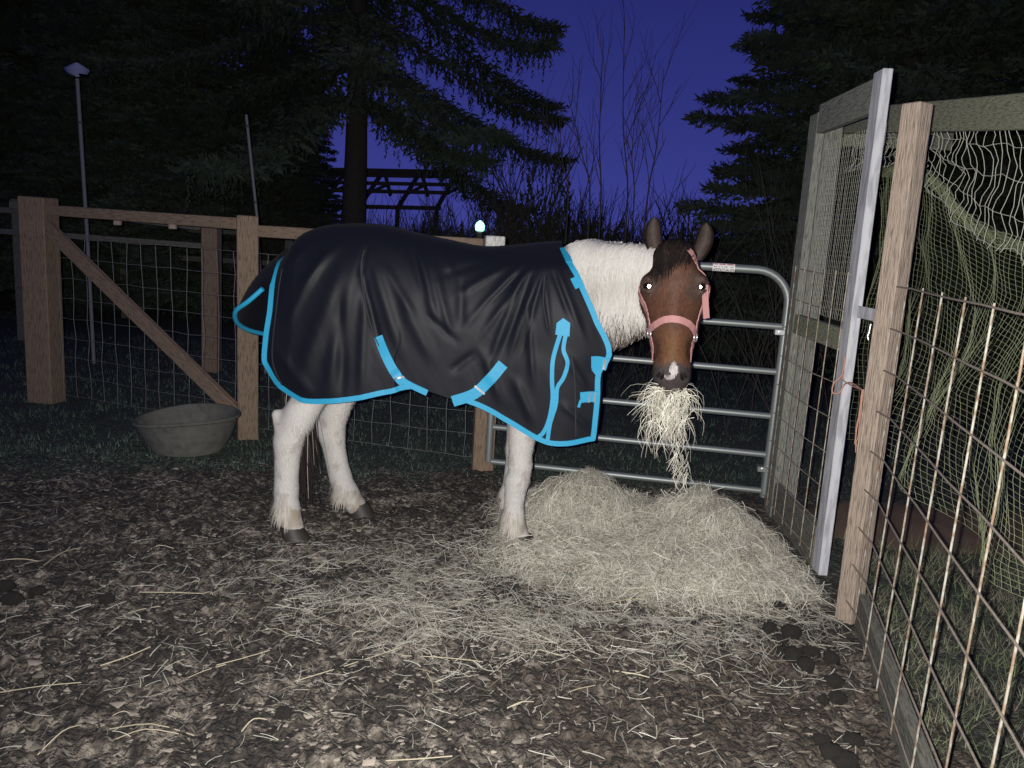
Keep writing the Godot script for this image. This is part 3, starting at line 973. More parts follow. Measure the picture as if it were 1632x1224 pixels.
func make_hair(horse: Node3D, f: Field) -> void:
	# mane: falls over the near side of the neck
	var mb := MB.new()
	for i in 16000:
		var t := rng.randf()
		var crest := Vector3(0.12, 1.40, -3.66).lerp(Vector3(0.34, 1.45, -3.56), clampf(t * 2.0, 0, 1))
		if t > 0.5:
			crest = Vector3(0.34, 1.45, -3.56).lerp(Vector3(0.595, 1.43, -3.28), t * 2.0 - 1.0)
		var side := Vector3(-0.25, 0, 0.9).normalized() if t < 0.5 else Vector3(-0.75, 0, 0.6).normalized()
		var start := rng.randf()
		var length := lerpf(rf(0.05, 0.15), rf(0.03, 0.08), start)
		var p := crest + side * rf(-0.02, 0.04)
		p.y -= start * 0.40
		p += Vector3(rf(-0.02, 0.02), 0, 0)
		p = f.shoot(p - side * 0.02, (side + Vector3(0, 0.9 * (1.0 - start), 0)).normalized()) + side * rf(0.0, 0.008)
		var pts := PackedVector3Array([p])
		var seg := 6
		var lean := rf(-0.22, 0.34)
		var wave := rf(-0.09, 0.09)
		for k in range(1, seg + 1):
			var q: Vector3 = pts[k - 1] + Vector3(lean + wave * sin(k * 1.6 + t * 9.0), -1.0, 0).normalized() * length / seg
			# stay outside the neck
			var dd := f.at(q)
			if dd < 0.006:
				q += f.grad(q) * (0.007 - dd)
			elif dd > 0.012:
				q -= f.grad(q) * 0.006
			if f.at(q) > 0.02:
				break
			pts.append(q)
		if pts.size() < 3:
			continue
		var under := false
		for q in pts:
			if q.x < front_x(q.y) + 0.004:
				under = true
		if under:
			continue
		mb.col = Color(0.49, 0.473, 0.44) * rf(0.74, 1.08)
		if pts[0].y < 1.165 + rf(-0.05, 0.05) and rng.randf() < 0.8:
			mb.col = Color(0.10, 0.08, 0.072) * rf(0.5, 1.7)
		mb.ribbon(pts, 0.0026, 0.0007, Vector3(1, 0, 0.3).rotated(Vector3.UP, rf(-0.7, 0.7)))
	part(horse, "mane", mb, M.hair)
	# forelock: black hair between the ears falling down the brow
	mb = MB.new()
	for i in 1500:
		var a := rf(-0.062, 0.058)
		var back := rng.randf()
		var p := Vector3(a, 0.10, -0.115)
		p = head.shoot(p, Vector3(a * 2.0, lerpf(0.55, 1.0, back), lerpf(0.8, -0.25, back)).normalized())
		p += head.grad(p) * rf(-0.002, 0.004)
		var pts := PackedVector3Array([head_xf * p])
		var length := rf(0.05, 0.20) * lerpf(0.8, 1.1, back) * (1.0 - maxf(a, 0.0) * 8.0)
		var lean := rf(-0.5, -0.1) - a * 1.6 + (0.25 if a > 0.03 else 0.0)
		for k in 7:
			var g := head.grad(p)
			var d := Vector3(lean, -0.7, 0.55)
			d = (d - g * g.dot(d)).normalized()
			p += d * length / 7.0
			var dd := head.at(p)
			if dd < 0.002:
				p += g * (0.003 - dd)
			elif dd > 0.008:
				p -= g * 0.003
			pts.append(head_xf * p)
		mb.col = DARK * rf(0.35, 1.0)
		if rng.randf() < 0.06:
			mb.col = Color(0.05, 0.03, 0.022)
		mb.ribbon(pts, 0.0036, 0.0009, head_xf.basis.x.rotated(head_xf.basis.y, rf(-0.6, 0.6)))
	part(horse, "forelock", mb, M.hair)
	# short winter hair over the face
	mb = MB.new()
	for i in 5200:
		var y := rf(-0.36, 0.12)
		var an := rf(-1.9, 1.9)
		var d := Vector3(sin(an), 0, cos(an))
		var p := head.shoot(Vector3(0, y, -0.10), d)
		if (Vector3(absf(p.x), p.y, p.z) - Vector3(0.105, 0.0, -0.045)).length() < 0.03:
			continue
		var g := head.grad(p)
		var l := rf(0.008, 0.02)
		var q := p + Vector3(rf(-0.25, 0.25), -1.0, 0) * l + g * 0.002
		mb.col = head_colour(p) * rf(0.7, 1.35)
		mb.ribbon(PackedVector3Array([head_xf * (p - g * 0.001), head_xf * q]), 0.0022, 0.0006, (head_xf.basis * g.cross(Vector3.UP)).normalized())
	part(horse, "face_hair", mb, M.hair)
	# tail: dark and white hair hanging behind the legs
	mb = MB.new()
	for i in 130:
		var dark := rng.randf() < 0.96
		var x0 := rf(-1.10, -0.98)
		var z0 := rf(-3.74, -3.62)
		var pts := PackedVector3Array()
		var end := rf(0.08, 0.35)
		var dx := rf(0.0, 0.1) if dark else rf(-0.06, 0.09)
		for k in 8:
			var t := k / 7.0
			pts.append(Vector3(x0 + dx * t + 0.012 * sin(t * 5.0 + i), lerpf(1.22, end, t), z0 + 0.06 * sin(t * 3.0)))
		mb.col = (DARK * rf(0.8, 2.2)) if dark else (Color(0.40, 0.37, 0.33) * rf(0.6, 1.1))
		mb.ribbon(pts, 0.005, 0.0015, Vector3(1, 0, 0.2).rotated(Vector3.UP, rf(-0.8, 0.8)))
	part(horse, "tail", mb, M.hair)
	# feathers: long hair at the fetlocks and a winter coat on the legs
	mb = MB.new()
	for e in [[Vector3(-1.04, 0.15, -3.49), 330], [Vector3(-0.84, 0.13, -3.84), 260], [Vector3(0.045, 0.14, -3.55), 330], [Vector3(0.02, 0.15, -3.83), 200]]:
		for i in e[1]:
			var yaw := rf(PI * 0.35, PI * 1.65)
			var d := Vector3(cos(yaw), 0, sin(yaw))
			var p := f.shoot(e[0] + Vector3(0, rf(-0.04, 0.06), 0), d)
			var l := rf(0.03, 0.065)
			mb.col = Color(0.42, 0.39, 0.34) * rf(0.7, 1.1)
			mb.ribbon(PackedVector3Array([p, p + d * 0.012 + Vector3(0, -l * 0.5, 0), p + d * 0.016 + Vector3(0, -l, 0)]), 0.004, 0.001, d.cross(Vector3.UP))
	for i in 5200:
		var legs := [[Vector3(-0.93, 0.74, -3.51), Vector3(-1.03, 0.50, -3.5)], [Vector3(-1.04, 0.5, -3.5), Vector3(-1.05, 0.15, -3.49)], [Vector3(0.06, 0.66, -3.55), Vector3(0.05, 0.14, -3.55)], [Vector3(-0.84, 0.7, -3.84), Vector3(-0.91, 0.48, -3.84)], [Vector3(-0.91, 0.48, -3.84), Vector3(-0.84, 0.13, -3.84)]]
		var e: Array = legs[i % 5]
		var c: Vector3 = e[0].lerp(e[1], rng.randf())
		var yaw := rf(-0.3, PI + 0.3)
		var d := Vector3(cos(yaw), 0, sin(yaw))
		var p := f.shoot(c, d)
		var l := rf(0.008, 0.018)
		mb.col = coat_colour(p) * rf(0.8, 1.06)
		mb.ribbon(PackedVector3Array([p - d * 0.002, p + d * 0.003 + Vector3(0, -l, 0)]), 0.0024, 0.0008, d.cross(Vector3.UP))
	part(horse, "leg_hair", mb, M.hair)

# the blanket is a sheet over the back; its near side is z as a function of x and y
var ridges := []

func rear_x(y: float) -> float:
	return table(y, [0.70, 0.76, 0.86, 0.97, 1.10, 1.25, 1.34, 1.5], [-1.06, -1.105, -1.135, -1.13, -1.115, -1.115, -1.11, -1.10])

func front_x(y: float) -> float:
	return table(y, [0.58, 0.62, 0.81, 0.925, 1.015, 1.15, 1.34, 1.445, 1.5], [0.375, 0.385, 0.388, 0.385, 0.424, 0.356, 0.262, 0.2, 0.19])

func top_y(a: float) -> float:
	return table(a, [0.0, 0.05, 0.1, 0.15, 0.25, 0.36, 0.47, 0.6, 0.72, 0.87, 1.0], [1.33, 1.43, 1.472, 1.495, 1.511, 1.511, 1.487, 1.460, 1.442, 1.465, 1.488])

func hem_y(a: float) -> float:
	return table(a, [0.0, 0.02, 0.045, 0.077, 0.152, 0.266, 0.379, 0.444, 0.51, 0.558, 0.616, 0.722, 0.84, 0.916, 1.0], [0.86, 0.775, 0.73, 0.703, 0.709, 0.735, 0.775, 0.80, 0.779, 0.757, 0.745, 0.673, 0.596, 0.588, 0.616])

func half_w(a: float) -> float:
	return table(a, [0.0, 0.03, 0.08, 0.2, 0.4, 0.6, 0.8, 0.9, 1.0], [0.215, 0.235, 0.262, 0.285, 0.288, 0.285, 0.27, 0.255, 0.225])

func fold(x: float, y: float) -> float:
	var s := 0.0
	var p := Vector2(x, y)
	for r in ridges:
		var soft: float = 0.78 if r[3] < 0.02 else 0.88
		var ab: Vector2 = r[1] - r[0]
		var t := clampf((p - r[0]).dot(ab) / ab.length_squared(), -0.15, 1.15)
		var d: float = (p - r[0] - ab * t).length() / r[3]
		if d < 3.0:
			s += soft * r[2] * exp(-d * d) * smoothstep(-0.15, 0.25, t) * smoothstep(1.15, 0.7, t)
	s += 0.004 * noise.get_noise_2d(x * 55.0, y * 22.0) + 0.0012 * noise.get_noise_2d(x * 150.0 + y * 60.0, y * 60.0)
	return s

func side_z(a: float, y: float, drop: float) -> float:
	var w := half_w(a)
	var k := clampf(drop / 0.40, 0.0, 1.0)
	var z := w * pow(1.0 - pow(1.0 - k, 2.3), 1.0 / 2.3)
	if a > 0.6:
		z += 0.085 * smoothstep(0.62, 1.0, a) * smoothstep(0.0, 0.12, drop)
	if drop > 0.40:
		z += (drop - 0.40) * (0.02 if a < 0.4 else -0.02)
	return z

func blanket_z(x: float, y: float) -> float:
	var a := clampf((x - rear_x(y)) / (front_x(y) - rear_x(y)), 0.0, 1.0)
	var drop := maxf(top_y(a) - y, 0.0)
	return HB.z + side_z(a, y, drop) + fold(x, y) * smoothstep(0.0, 0.14, drop)

func on_blanket(p: Vector2, lift := 0.004) -> Vector3:
	return Vector3(p.x, p.y, blanket_z(p.x, p.y) + lift)

func blanket_normal(p: Vector2) -> Vector3:
	var e := 0.012
	return Vector3(blanket_z(p.x - e, p.y) - blanket_z(p.x + e, p.y), blanket_z(p.x, p.y - e) - blanket_z(p.x, p.y + e), 2.0 * e).normalized()

func smooth2(pts: Array, steps: int) -> Array:
	var c3 := curve(pts.map(func(q): return Vector3(q.x, q.y, 0)), steps)
	var out := []
	for q in c3:
		out.append(Vector2(q.x, q.y))
	return out

func web(parent: Node3D, called: String, pts: Array, width: float, lift := 0.004, m: Material = null, steps := 6) -> MeshInstance3D:
	var ps := PackedVector3Array()
	var ns := PackedVector3Array()
	for q in smooth2(pts, steps):
		ps.append(on_blanket(q, lift))
		ns.append(blanket_normal(q))
	var mb := MB.new()
	mb.strap(ps, ns, width, 0.006)
	return part(parent, called, mb, m if m else M.blue_webbing)

func make_blanket(horse: Node3D) -> void:
	for e in [
		# rump: long drape folds
		[Vector2(-0.796, 1.426), Vector2(-0.993, 1.181), 0.010, 0.026], [Vector2(-0.850, 1.396), Vector2(-1.028, 1.039), 0.009, 0.022], [Vector2(-0.740, 1.389), Vector2(-0.962, 0.785), 0.016, 0.045], [Vector2(-0.699, 1.405), Vector2(-0.830, 0.749), 0.014, 0.035], [Vector2(-0.906, 1.447), Vector2(-1.071, 1.259), 0.006, 0.018],
		[Vector2(-0.778, 1.194), Vector2(-0.761, 0.739), -0.012, 0.024], [Vector2(-0.685, 1.406), Vector2(-0.693, 1.282), -0.010, 0.014], [Vector2(-0.694, 1.310), Vector2(-0.584, 0.938), -0.013, 0.016], [Vector2(-0.657, 1.394), Vector2(-0.505, 0.957), 0.012, 0.026], [Vector2(-0.669, 1.201), Vector2(-0.676, 0.759), 0.010, 0.022], [Vector2(-1.070, 0.922), Vector2(-0.898, 0.730), 0.008, 0.03],
		# loin: slack swags
		[Vector2(-0.523, 1.497), Vector2(-0.402, 1.217), -0.012, 0.02], [Vector2(-0.466, 1.460), Vector2(-0.340, 1.081), 0.012, 0.022], [Vector2(-0.380, 1.356), Vector2(-0.282, 1.042), 0.010, 0.02], [Vector2(-0.399, 1.134), Vector2(-0.253, 1.016), -0.009, 0.018], [Vector2(-0.253, 1.309), Vector2(-0.242, 1.087), -0.010, 0.022], [Vector2(-0.513, 1.210), Vector2(-0.362, 0.923), 0.010, 0.03], [Vector2(-0.601, 1.343), Vector2(-0.454, 1.130), 0.009, 0.022], [Vector2(-0.357, 1.466), Vector2(-0.294, 1.307), 0.008, 0.02],
		# shoulder: folds fanning out from the withers
		[Vector2(0.083, 1.466), Vector2(-0.263, 1.226), 0.013, 0.018], [Vector2(0.058, 1.437), Vector2(-0.215, 1.103), 0.012, 0.016], [Vector2(0.102, 1.440), Vector2(-0.143, 1.065), 0.012, 0.015], [Vector2(0.022, 1.353), Vector2(-0.107, 0.925), 0.012, 0.017], [Vector2(0.083, 1.384), Vector2(-0.019, 0.959), 0.011, 0.015], [Vector2(0.120, 1.414), Vector2(0.046, 1.189), 0.010, 0.013], [Vector2(0.044, 1.217), Vector2(0.096, 0.851), 0.010, 0.016], [Vector2(0.116, 1.304), Vector2(0.154, 1.083), 0.009, 0.013], [Vector2(0.043, 1.450), Vector2(-0.350, 1.303), -0.010, 0.018], [Vector2(0.073, 1.411), Vector2(-0.175, 1.147), -0.008, 0.010], [Vector2(0.059, 1.328), Vector2(-0.054, 0.985), -0.008, 0.011], [Vector2(0.107, 1.358), Vector2(0.036, 0.991), -0.008, 0.010], [Vector2(0.158, 1.389), Vector2(0.307, 1.064), 0.009, 0.015], [Vector2(0.146, 1.361), Vector2(0.229, 1.172), -0.008, 0.012], [Vector2(-0.138, 0.980), Vector2(-0.041, 0.755), 0.010, 0.024], [Vector2(0.009, 0.874), Vector2(0.107, 0.676), 0.010, 0.022], [Vector2(-0.275, 0.885), Vector2(-0.167, 0.978), -0.009, 0.02], [Vector2(0.227, 1.003), Vector2(0.339, 0.837), 0.008, 0.02], [Vector2(0.230, 0.772), Vector2(0.367, 0.663), 0.008, 0.016]]:
		ridges.append(e)
	var mb := MB.new()
	var na := 230
	var nb := 96
	var grid := []
	for s in [1.0, -1.0]:
		for i in na + 1:
			var a := float(i) / na
			for j in nb + 1:
				var b := float(j) / nb
				var y := lerpf(top_y(a), hem_y(a), pow(b, 1.25))
				var x := lerpf(rear_x(y), front_x(y), a)
				var drop := top_y(a) - y
				var z := side_z(a, y, drop)
				var fo := fold(x, y) * smoothstep(0.0, 0.14, drop) if s > 0 else 0.004 * noise.get_noise_2d(x * 60.0, y * 20.0)
				grid.append(Vector3(x, y, HB.z + (z + fo) * s))
	var w := nb + 1
	var half := (na + 1) * w
	for k in grid.size():
		var h := k / half
		var r := k % half
		var i := r / w
		var j := r % w
		var di: Vector3 = grid[h * half + mini(i + 1, na) * w + j] - grid[h * half + maxi(i - 1, 0) * w + j]
		var dj: Vector3 = grid[h * half + i * w + mini(j + 1, nb)] - grid[h * half + i * w + maxi(j - 1, 0)]
		if j == 0:
			dj = Vector3(0, 0, 1.0 if h == 0 else -1.0)
		var nr := di.cross(dj).normalized()
		var outw: Vector3 = grid[k] - Vector3(clampf(grid[k].x, -0.9, 0.2), 1.0, HB.z)
		if nr.dot(outw) < 0.0:
			nr = -nr
		mb.vert(grid[k], nr)
	for h in 2:
		for i in na:
			for j in nb:
				var q := h * half + i * w + j
				mb.quad(q, q + 1, q + w + 1, q + w)
	var bl := part(horse, "blanket", mb, M.blanket_cloth)
	bl.set_meta("label", "black waterproof horse blanket with bright blue edging and straps")
	# front of the chest, between the two sides
	mb = MB.new()
	for i in 15:
		var t := i / 14.0
		for j in 13:
			var y := lerpf(1.0, 0.61, j / 12.0)
			var an := lerpf(-1.0, 1.0, t)
			var z := side_z(1.0, y, 1.488 - y) - 0.004
			mb.vert(Vector3(front_x(y) - 0.004 + 0.05 * (1.0 - an * an), y, HB.z + z * an), Vector3(1, 0, an * 0.5).normalized())
	for i in 14:
		for j in 12:
			mb.quad(i * 13 + j, i * 13 + j + 1, (i + 1) * 13 + j + 1, (i + 1) * 13 + j)
	part(bl, "chest_panel", mb, M.blanket_cloth)
	# binding round the near edge: rear edge, hem, front edge, neckline
	var edge := []
	for k in 26:
		edge.append(Vector2(rear_x(lerpf(1.335, 0.875, k / 25.0)), lerpf(1.335, 0.875, k / 25.0)))
	for k in 60:
		var a := 0.44 * k / 59.0
		var y := hem_y(a)
		edge.append(Vector2(lerpf(rear_x(y), front_x(y), a), y + 0.004))
	edging(bl, edge, "edge_binding")
	edge = []
	for k in 60:
		var a := lerpf(0.57, 0.999, k / 59.0)
		var y := hem_y(a)
		edge.append(Vector2(lerpf(rear_x(y), front_x(y), a), y + 0.004))
	for k in 40:
		var y := lerpf(0.625, 1.455, k / 39.0)
		edge.append(Vector2(front_x(y) - 0.004, y))
	edging(bl, edge, "edge_binding")
	# far hem
	var ps := PackedVector3Array()
	var ns := PackedVector3Array()
	for k in 60:
		var a := k / 59.0
		var y := hem_y(a)
		ps.append(Vector3(lerpf(rear_x(y), front_x(y), a), y, HB.z - side_z(a, y, top_y(a) - y) - 0.004))
		ns.append(Vector3(0, 0, -1))
	mb = MB.new()
	mb.strap(ps, ns, 0.024, 0.005)
	part(bl, "edge_binding", mb, M.blue_webbing)
	# tail flap: hangs over the tail, its hem flaring out behind
	var topc := curve([Vector3(-1.113, 1.22, -3.475), Vector3(-1.105, 1.32, -3.55), Vector3(-1.10, 1.375, -3.68), Vector3(-1.105, 1.32, -3.81), Vector3(-1.113, 1.22, -3.885)], 8)
	var hemc := curve([Vector3(-1.143, 1.197, -3.460), Vector3(-1.211, 1.136, -3.470), Vector3(-1.287, 1.081, -3.520), Vector3(-1.318, 1.016, -3.620), Vector3(-1.306, 0.966, -3.740), Vector3(-1.263, 0.929, -3.880)], 8)
	var nt := 33
	mb = MB.new()
	var rows := 10
	for i in nt:
		var s := i / float(nt - 1)
		var a: Vector3 = topc[int(round(s * (topc.size() - 1)))]
		var b: Vector3 = hemc[int(round(s * (hemc.size() - 1)))]
		for j in rows + 1:
			var t := j / float(rows)
			var p := a.lerp(b, t) + Vector3(-0.02 * sin(t * PI), 0.015 * sin(t * PI), 0)
			mb.vert(p, (p - Vector3(-0.95, 1.05, -3.68)).normalized())
	for i in nt - 1:
		for j in rows:
			var q := i * (rows + 1) + j
			mb.quad(q, q + 1, q + rows + 2, q + rows + 1)
	var flap := part(bl, "tail_flap", mb, M.blanket_cloth)
	mb = MB.new()
	mb.tube(hemc, PackedFloat32Array([0.0115]), 8)
	part(bl, "flap_binding", mb, M.blue_webbing)
	# surcingle straps that run under the belly
	web(bl, "strap", [Vector2(-0.608, 1.022), Vector2(-0.566, 0.933), Vector2(-0.518, 0.850), Vector2(-0.486, 0.820)], 0.042)
	web(bl, "strap", [Vector2(-0.501, 0.834), Vector2(-0.443, 0.806), Vector2(-0.379, 0.780)], 0.028, 0.007)
	web(bl, "strap", [Vector2(-0.045, 0.934), Vector2(-0.103, 0.856), Vector2(-0.168, 0.788), Vector2(-0.263, 0.747)], 0.05)
	web(bl, "buckle", [Vector2(-0.167, 0.826), Vector2(-0.120, 0.791)], 0.009, 0.010, M.zinc, 3)
	web(bl, "buckle", [Vector2(-0.524, 0.838), Vector2(-0.484, 0.849)], 0.008, 0.010, M.zinc, 3)
	# sewn seams: the rump dart, the line inside the rear edge and the two tucks on the shoulder
	for e in [[Vector2(-0.690, 1.392), Vector2(-0.694, 1.296), Vector2(-0.644, 1.076), Vector2(-0.584, 0.944)], [Vector2(-1.068, 1.287), Vector2(-1.082, 1.092), Vector2(-1.093, 0.878), Vector2(-1.047, 0.765)], [Vector2(0.114, 1.331), Vector2(0.116, 1.221), Vector2(0.141, 1.110)], [Vector2(0.237, 1.060), Vector2(0.275, 0.891), Vector2(0.301, 0.629)]]:
		web(bl, "seam", e, 0.005, 0.002, M.seam_thread)
	# shoulder gusset: a pointed patch and two lines of binding
	mb = MB.new()
	var ring := [Vector2(0.178, 1.135), Vector2(0.205, 1.159), Vector2(0.237, 1.139), Vector2(0.238, 1.080), Vector2(0.176, 1.084)]
	var cen := Vector2.ZERO
	for q in ring:
		cen += q / 5.0
	var c0 := mb.vert(on_blanket(cen, 0.009), blanket_normal(cen))
	for q in ring:
		mb.vert(on_blanket(q, 0.009), blanket_normal(cen))
	for k in 5:
		mb.tri(c0, c0 + 1 + k, c0 + 1 + (k + 1) % 5)
	for k in 5:
		var p0: Vector2 = ring[k]
		var p1: Vector2 = ring[(k + 1) % 5]
		mb.flat([on_blanket(p0, 0.009), on_blanket(p1, 0.009), on_blanket(p1, -0.004), on_blanket(p0, -0.004)], Vector3((p0 + p1).x * 0.5 - cen.x, (p0 + p1).y * 0.5 - cen.y, 0))
	part(bl, "patch", mb, M.blue_webbing)
	web(bl, "gusset_binding", [Vector2(0.198, 1.089), Vector2(0.175, 0.976), Vector2(0.176, 0.885), Vector2(0.185, 0.798), Vector2(0.177, 0.704), Vector2(0.156, 0.638), Vector2(0.126, 0.606)], 0.019)
	web(bl, "gusset_binding", [Vector2(0.221, 1.084), Vector2(0.217, 1.019), Vector2(0.239, 0.963), Vector2(0.226, 0.896), Vector2(0.202, 0.846), Vector2(0.201, 0.770), Vector2(0.182, 0.681), Vector2(0.176, 0.597)], 0.018)
	# chest closures
	web(bl, "chest_strap", [Vector2(0.343, 0.970), Vector2(0.376, 0.972), Vector2(0.417, 0.963)], 0.055, 0.008, null, 3)
	web(bl, "chest_strap", [Vector2(0.358, 0.948), Vector2(0.381, 0.920)], 0.03, 0.010, null, 3)
	web(bl, "buckle", [Vector2(0.404, 0.985), Vector2(0.399, 0.942)], 0.010, 0.013, M.zinc, 3)
	web(bl, "chest_strap", [Vector2(0.307, 0.809), Vector2(0.344, 0.814), Vector2(0.383, 0.816)], 0.048, 0.008, null, 3)
	web(bl, "chest_strap", [Vector2(0.310, 0.800), Vector2(0.302, 0.765)], 0.012, 0.010, null, 3)
	web(bl, "buckle", [Vector2(0.348, 0.834), Vector2(0.346, 0.788)], 0.007, 0.012, M.zinc, 3)
	web(bl, "buckle", [Vector2(0.373, 0.836), Vector2(0.371, 0.789)], 0.007, 0.012, M.zinc, 3)
	web(bl, "neck_tape", [Vector2(0.201, 1.440), Vector2(0.220, 1.398)], 0.03, 0.010, null, 3)
	web(bl, "neck_tape", [Vector2(0.239, 1.333), Vector2(0.264, 1.291)], 0.03, 0.010, null, 3)

func edging(parent: Node3D, edge: Array, called: String) -> void:
	var ps := PackedVector3Array()
	var ns := PackedVector3Array()
	for q in edge:
		ps.append(on_blanket(q, 0.003))
		ns.append(blanket_normal(q))
	var mb := MB.new()
	mb.strap(ps, ns, 0.024, 0.006)
	part(parent, called, mb, M.blue_webbing)

func head_strap(parent: Node3D, called: String, way: Array, width: float, m: Material, lift := 0.003, steps := 6) -> MeshInstance3D:
	# way: [y on the face, angle round it]; the strap lies on the skin
	var c := curve(way.map(func(q): return Vector3(q[0], q[1], 0)), steps)
	var ps := PackedVector3Array()
	var ns := PackedVector3Array()
	for q in c:
		var y := q.x
		var an := q.y
		var axis := Vector3(0, y, -0.10)
		var d := Vector3(sin(an), 0, cos(an))
		var p := head.shoot(axis, d)
		ps.append(head_xf * (p + d * lift))
		ns.append((head_xf.basis * head.grad(p)).normalized())
	var mb := MB.new()
	mb.strap(ps, ns, width, 0.0045)
	return part(parent, called, mb, m)

func make_halter(horse: Node3D) -> void:
	var h := Node3D.new()
	h.name = "halter"
	h.set_meta("label", "pink webbing halter with metal rings")
	horse.add_child(h)
	head_strap(h, "noseband", [[-0.195, -2.4], [-0.185, -1.5], [-0.165, -0.9], [-0.14, -0.35], [-0.138, 0.1], [-0.155, 0.6], [-0.19, 1.1], [-0.205, 1.6], [-0.205, 2.4]], 0.028, M.pink_webbing)
	head_strap(h, "cheek_strap", [[-0.185, -1.28], [-0.13, -1.36], [-0.06, -1.5], [0.0, -1.72], [0.06, -1.85], [0.12, -1.8]], 0.024, M.pink_webbing)
	head_strap(h, "cheek_strap", [[-0.195, 1.18], [-0.13, 1.34], [-0.06, 1.5], [0.0, 1.7], [0.06, 1.6], [0.11, 1.2], [0.15, 0.75]], 0.024, M.pink_webbing)
	head_strap(h, "chin_strap", [[-0.19, -1.25], [-0.26, -1.5], [-0.30, -1.9]], 0.02, M.pink_webbing)
	head_strap(h, "chin_strap", [[-0.20, 1.25], [-0.26, 1.5], [-0.30, 1.9]], 0.02, M.pink_webbing)
	# loose end of the crown strap hanging beside the eye
	var mb := MB.new()
	var a := head_xf * Vector3(0.118, 0.0, -0.05)
	mb.strap(curve([a + Vector3(0, 0.01, 0), a + Vector3(0.006, -0.06, 0.012), a + Vector3(0.018, -0.125, 0.008)], 5), PackedVector3Array([Vector3(0.2, 0, 1), Vector3(0.2, 0, 1), Vector3(0.2, 0, 1), Vector3(0.2, 0, 1), Vector3(0.2, 0, 1), Vector3(0.2, 0, 1), Vector3(0.2, 0, 1), Vector3(0.2, 0, 1), Vector3(0.2, 0, 1), Vector3(0.2, 0, 1), Vector3(0.2, 0, 1)]), 0.026, 0.004)
	part(h, "strap_end", mb, M.pink_webbing)
	for s in [[-0.192, -1.15], [-0.203, 1.1]]:
		var d := Vector3(sin(s[1]), 0, cos(s[1]))
		var c := head_xf * (head.shoot(Vector3(0, s[0], -0.1), d) + d * 0.008)
		var rp := PackedVector3Array()
		var u := head_xf.basis.y
		var w := (head_xf.basis * d).cross(u).normalized()
		for k in 15:
			rp.append(c + u * cos(TAU * k / 14) * 0.017 + w * sin(TAU * k / 14) * 0.015)
		var rb := MB.new()
		rb.tube(rp, PackedFloat32Array([0.003]), 6)
		part(h, "ring", rb, M.zinc)

func make_mouthful() -> void:
	var mouth := head_xf * Vector3(0.0, -0.415, -0.045)
	var mb := MB.new()
	for i in 330:
		var k := rng.randf()
		var p := mouth + head_xf.basis.x * rf(-0.05, 0.055) + Vector3(0, rf(-0.02, 0.015), rf(-0.05, 0.025))
		var dir := Vector3(rf(-0.55, 0.4), -1.0, rf(-0.25, 0.35))
		var length := rf(0.05, 0.15)
		if k < 0.10:
			dir = Vector3(rf(-1.2, -0.5), rf(-0.7, 0.25), rf(-0.1, 0.4))
			length = rf(0.08, 0.19)
		elif k < 0.17:
			dir = Vector3(rf(0.5, 1.0), rf(-0.8, 0.1), rf(-0.1, 0.4))
			length = rf(0.05, 0.13)
		elif k < 0.75:
			# tangled stalks caught in the hanging wisp
			p += Vector3(rf(-0.045, 0.05), -rf(0.0, 0.15), rf(-0.03, 0.03))
			if k > 0.4:
				dir = Vector3(rf(-1, 1), rf(-1, 0.35), rf(-0.5, 0.5))
				length = rf(0.04, 0.13)
		dir = dir.normalized()
		var sag := rf(-0.07, 0.09)
		var sd := Vector3(dir.y, -dir.x, rf(-0.5, 0.5)).normalized()
		mb.col = hay_colour() * 1.05
		mb.ribbon(curve([p, p + dir * length * 0.35 + sd * sag * 0.4, p + dir * length * 0.7 + sd * sag * 0.55 + Vector3(0, -0.015, 0), p + dir * length * 0.9 + sd * sag * 0.2 - Vector3(0, 0.045, 0)], 2), rf(0.0012, 0.003), 0.0007, sd)
	# a thin trail of hay dropping out of the bottom of the mouthful
	for i in 85:
		var t := pow(rng.randf(), 0.9)
		var p := mouth + Vector3(0.03 + t * 0.055 + rf(-0.028, 0.028), -0.08 - t * 0.28, rf(-0.03, 0.03))
		mb.col = hay_colour() * 0.9
		mb.ribbon(PackedVector3Array([p, p + Vector3(rf(-0.025, 0.025), -0.04, rf(-0.01, 0.01)), p + Vector3(rf(-0.04, 0.04), -0.085, rf(-0.02, 0.02))]), rf(0.0013, 0.0026), 0.0008, Vector3(1, 0, rf(-0.5, 0.5)))
	whole("hay_mouthful", mouth, mb, M.hay, "ragged bunch of hay hanging from the horse's mouth", "hay")

# ------------------------------------------------------------------ tube gate
func bar(parent: Node3D, called: String, pts: PackedVector3Array, r: float, m: Material, sides := 10) -> MeshInstance3D:
	var mb := MB.new()
	mb.tube(pts, PackedFloat32Array([r]), sides)
	return part(parent, called, mb, m)

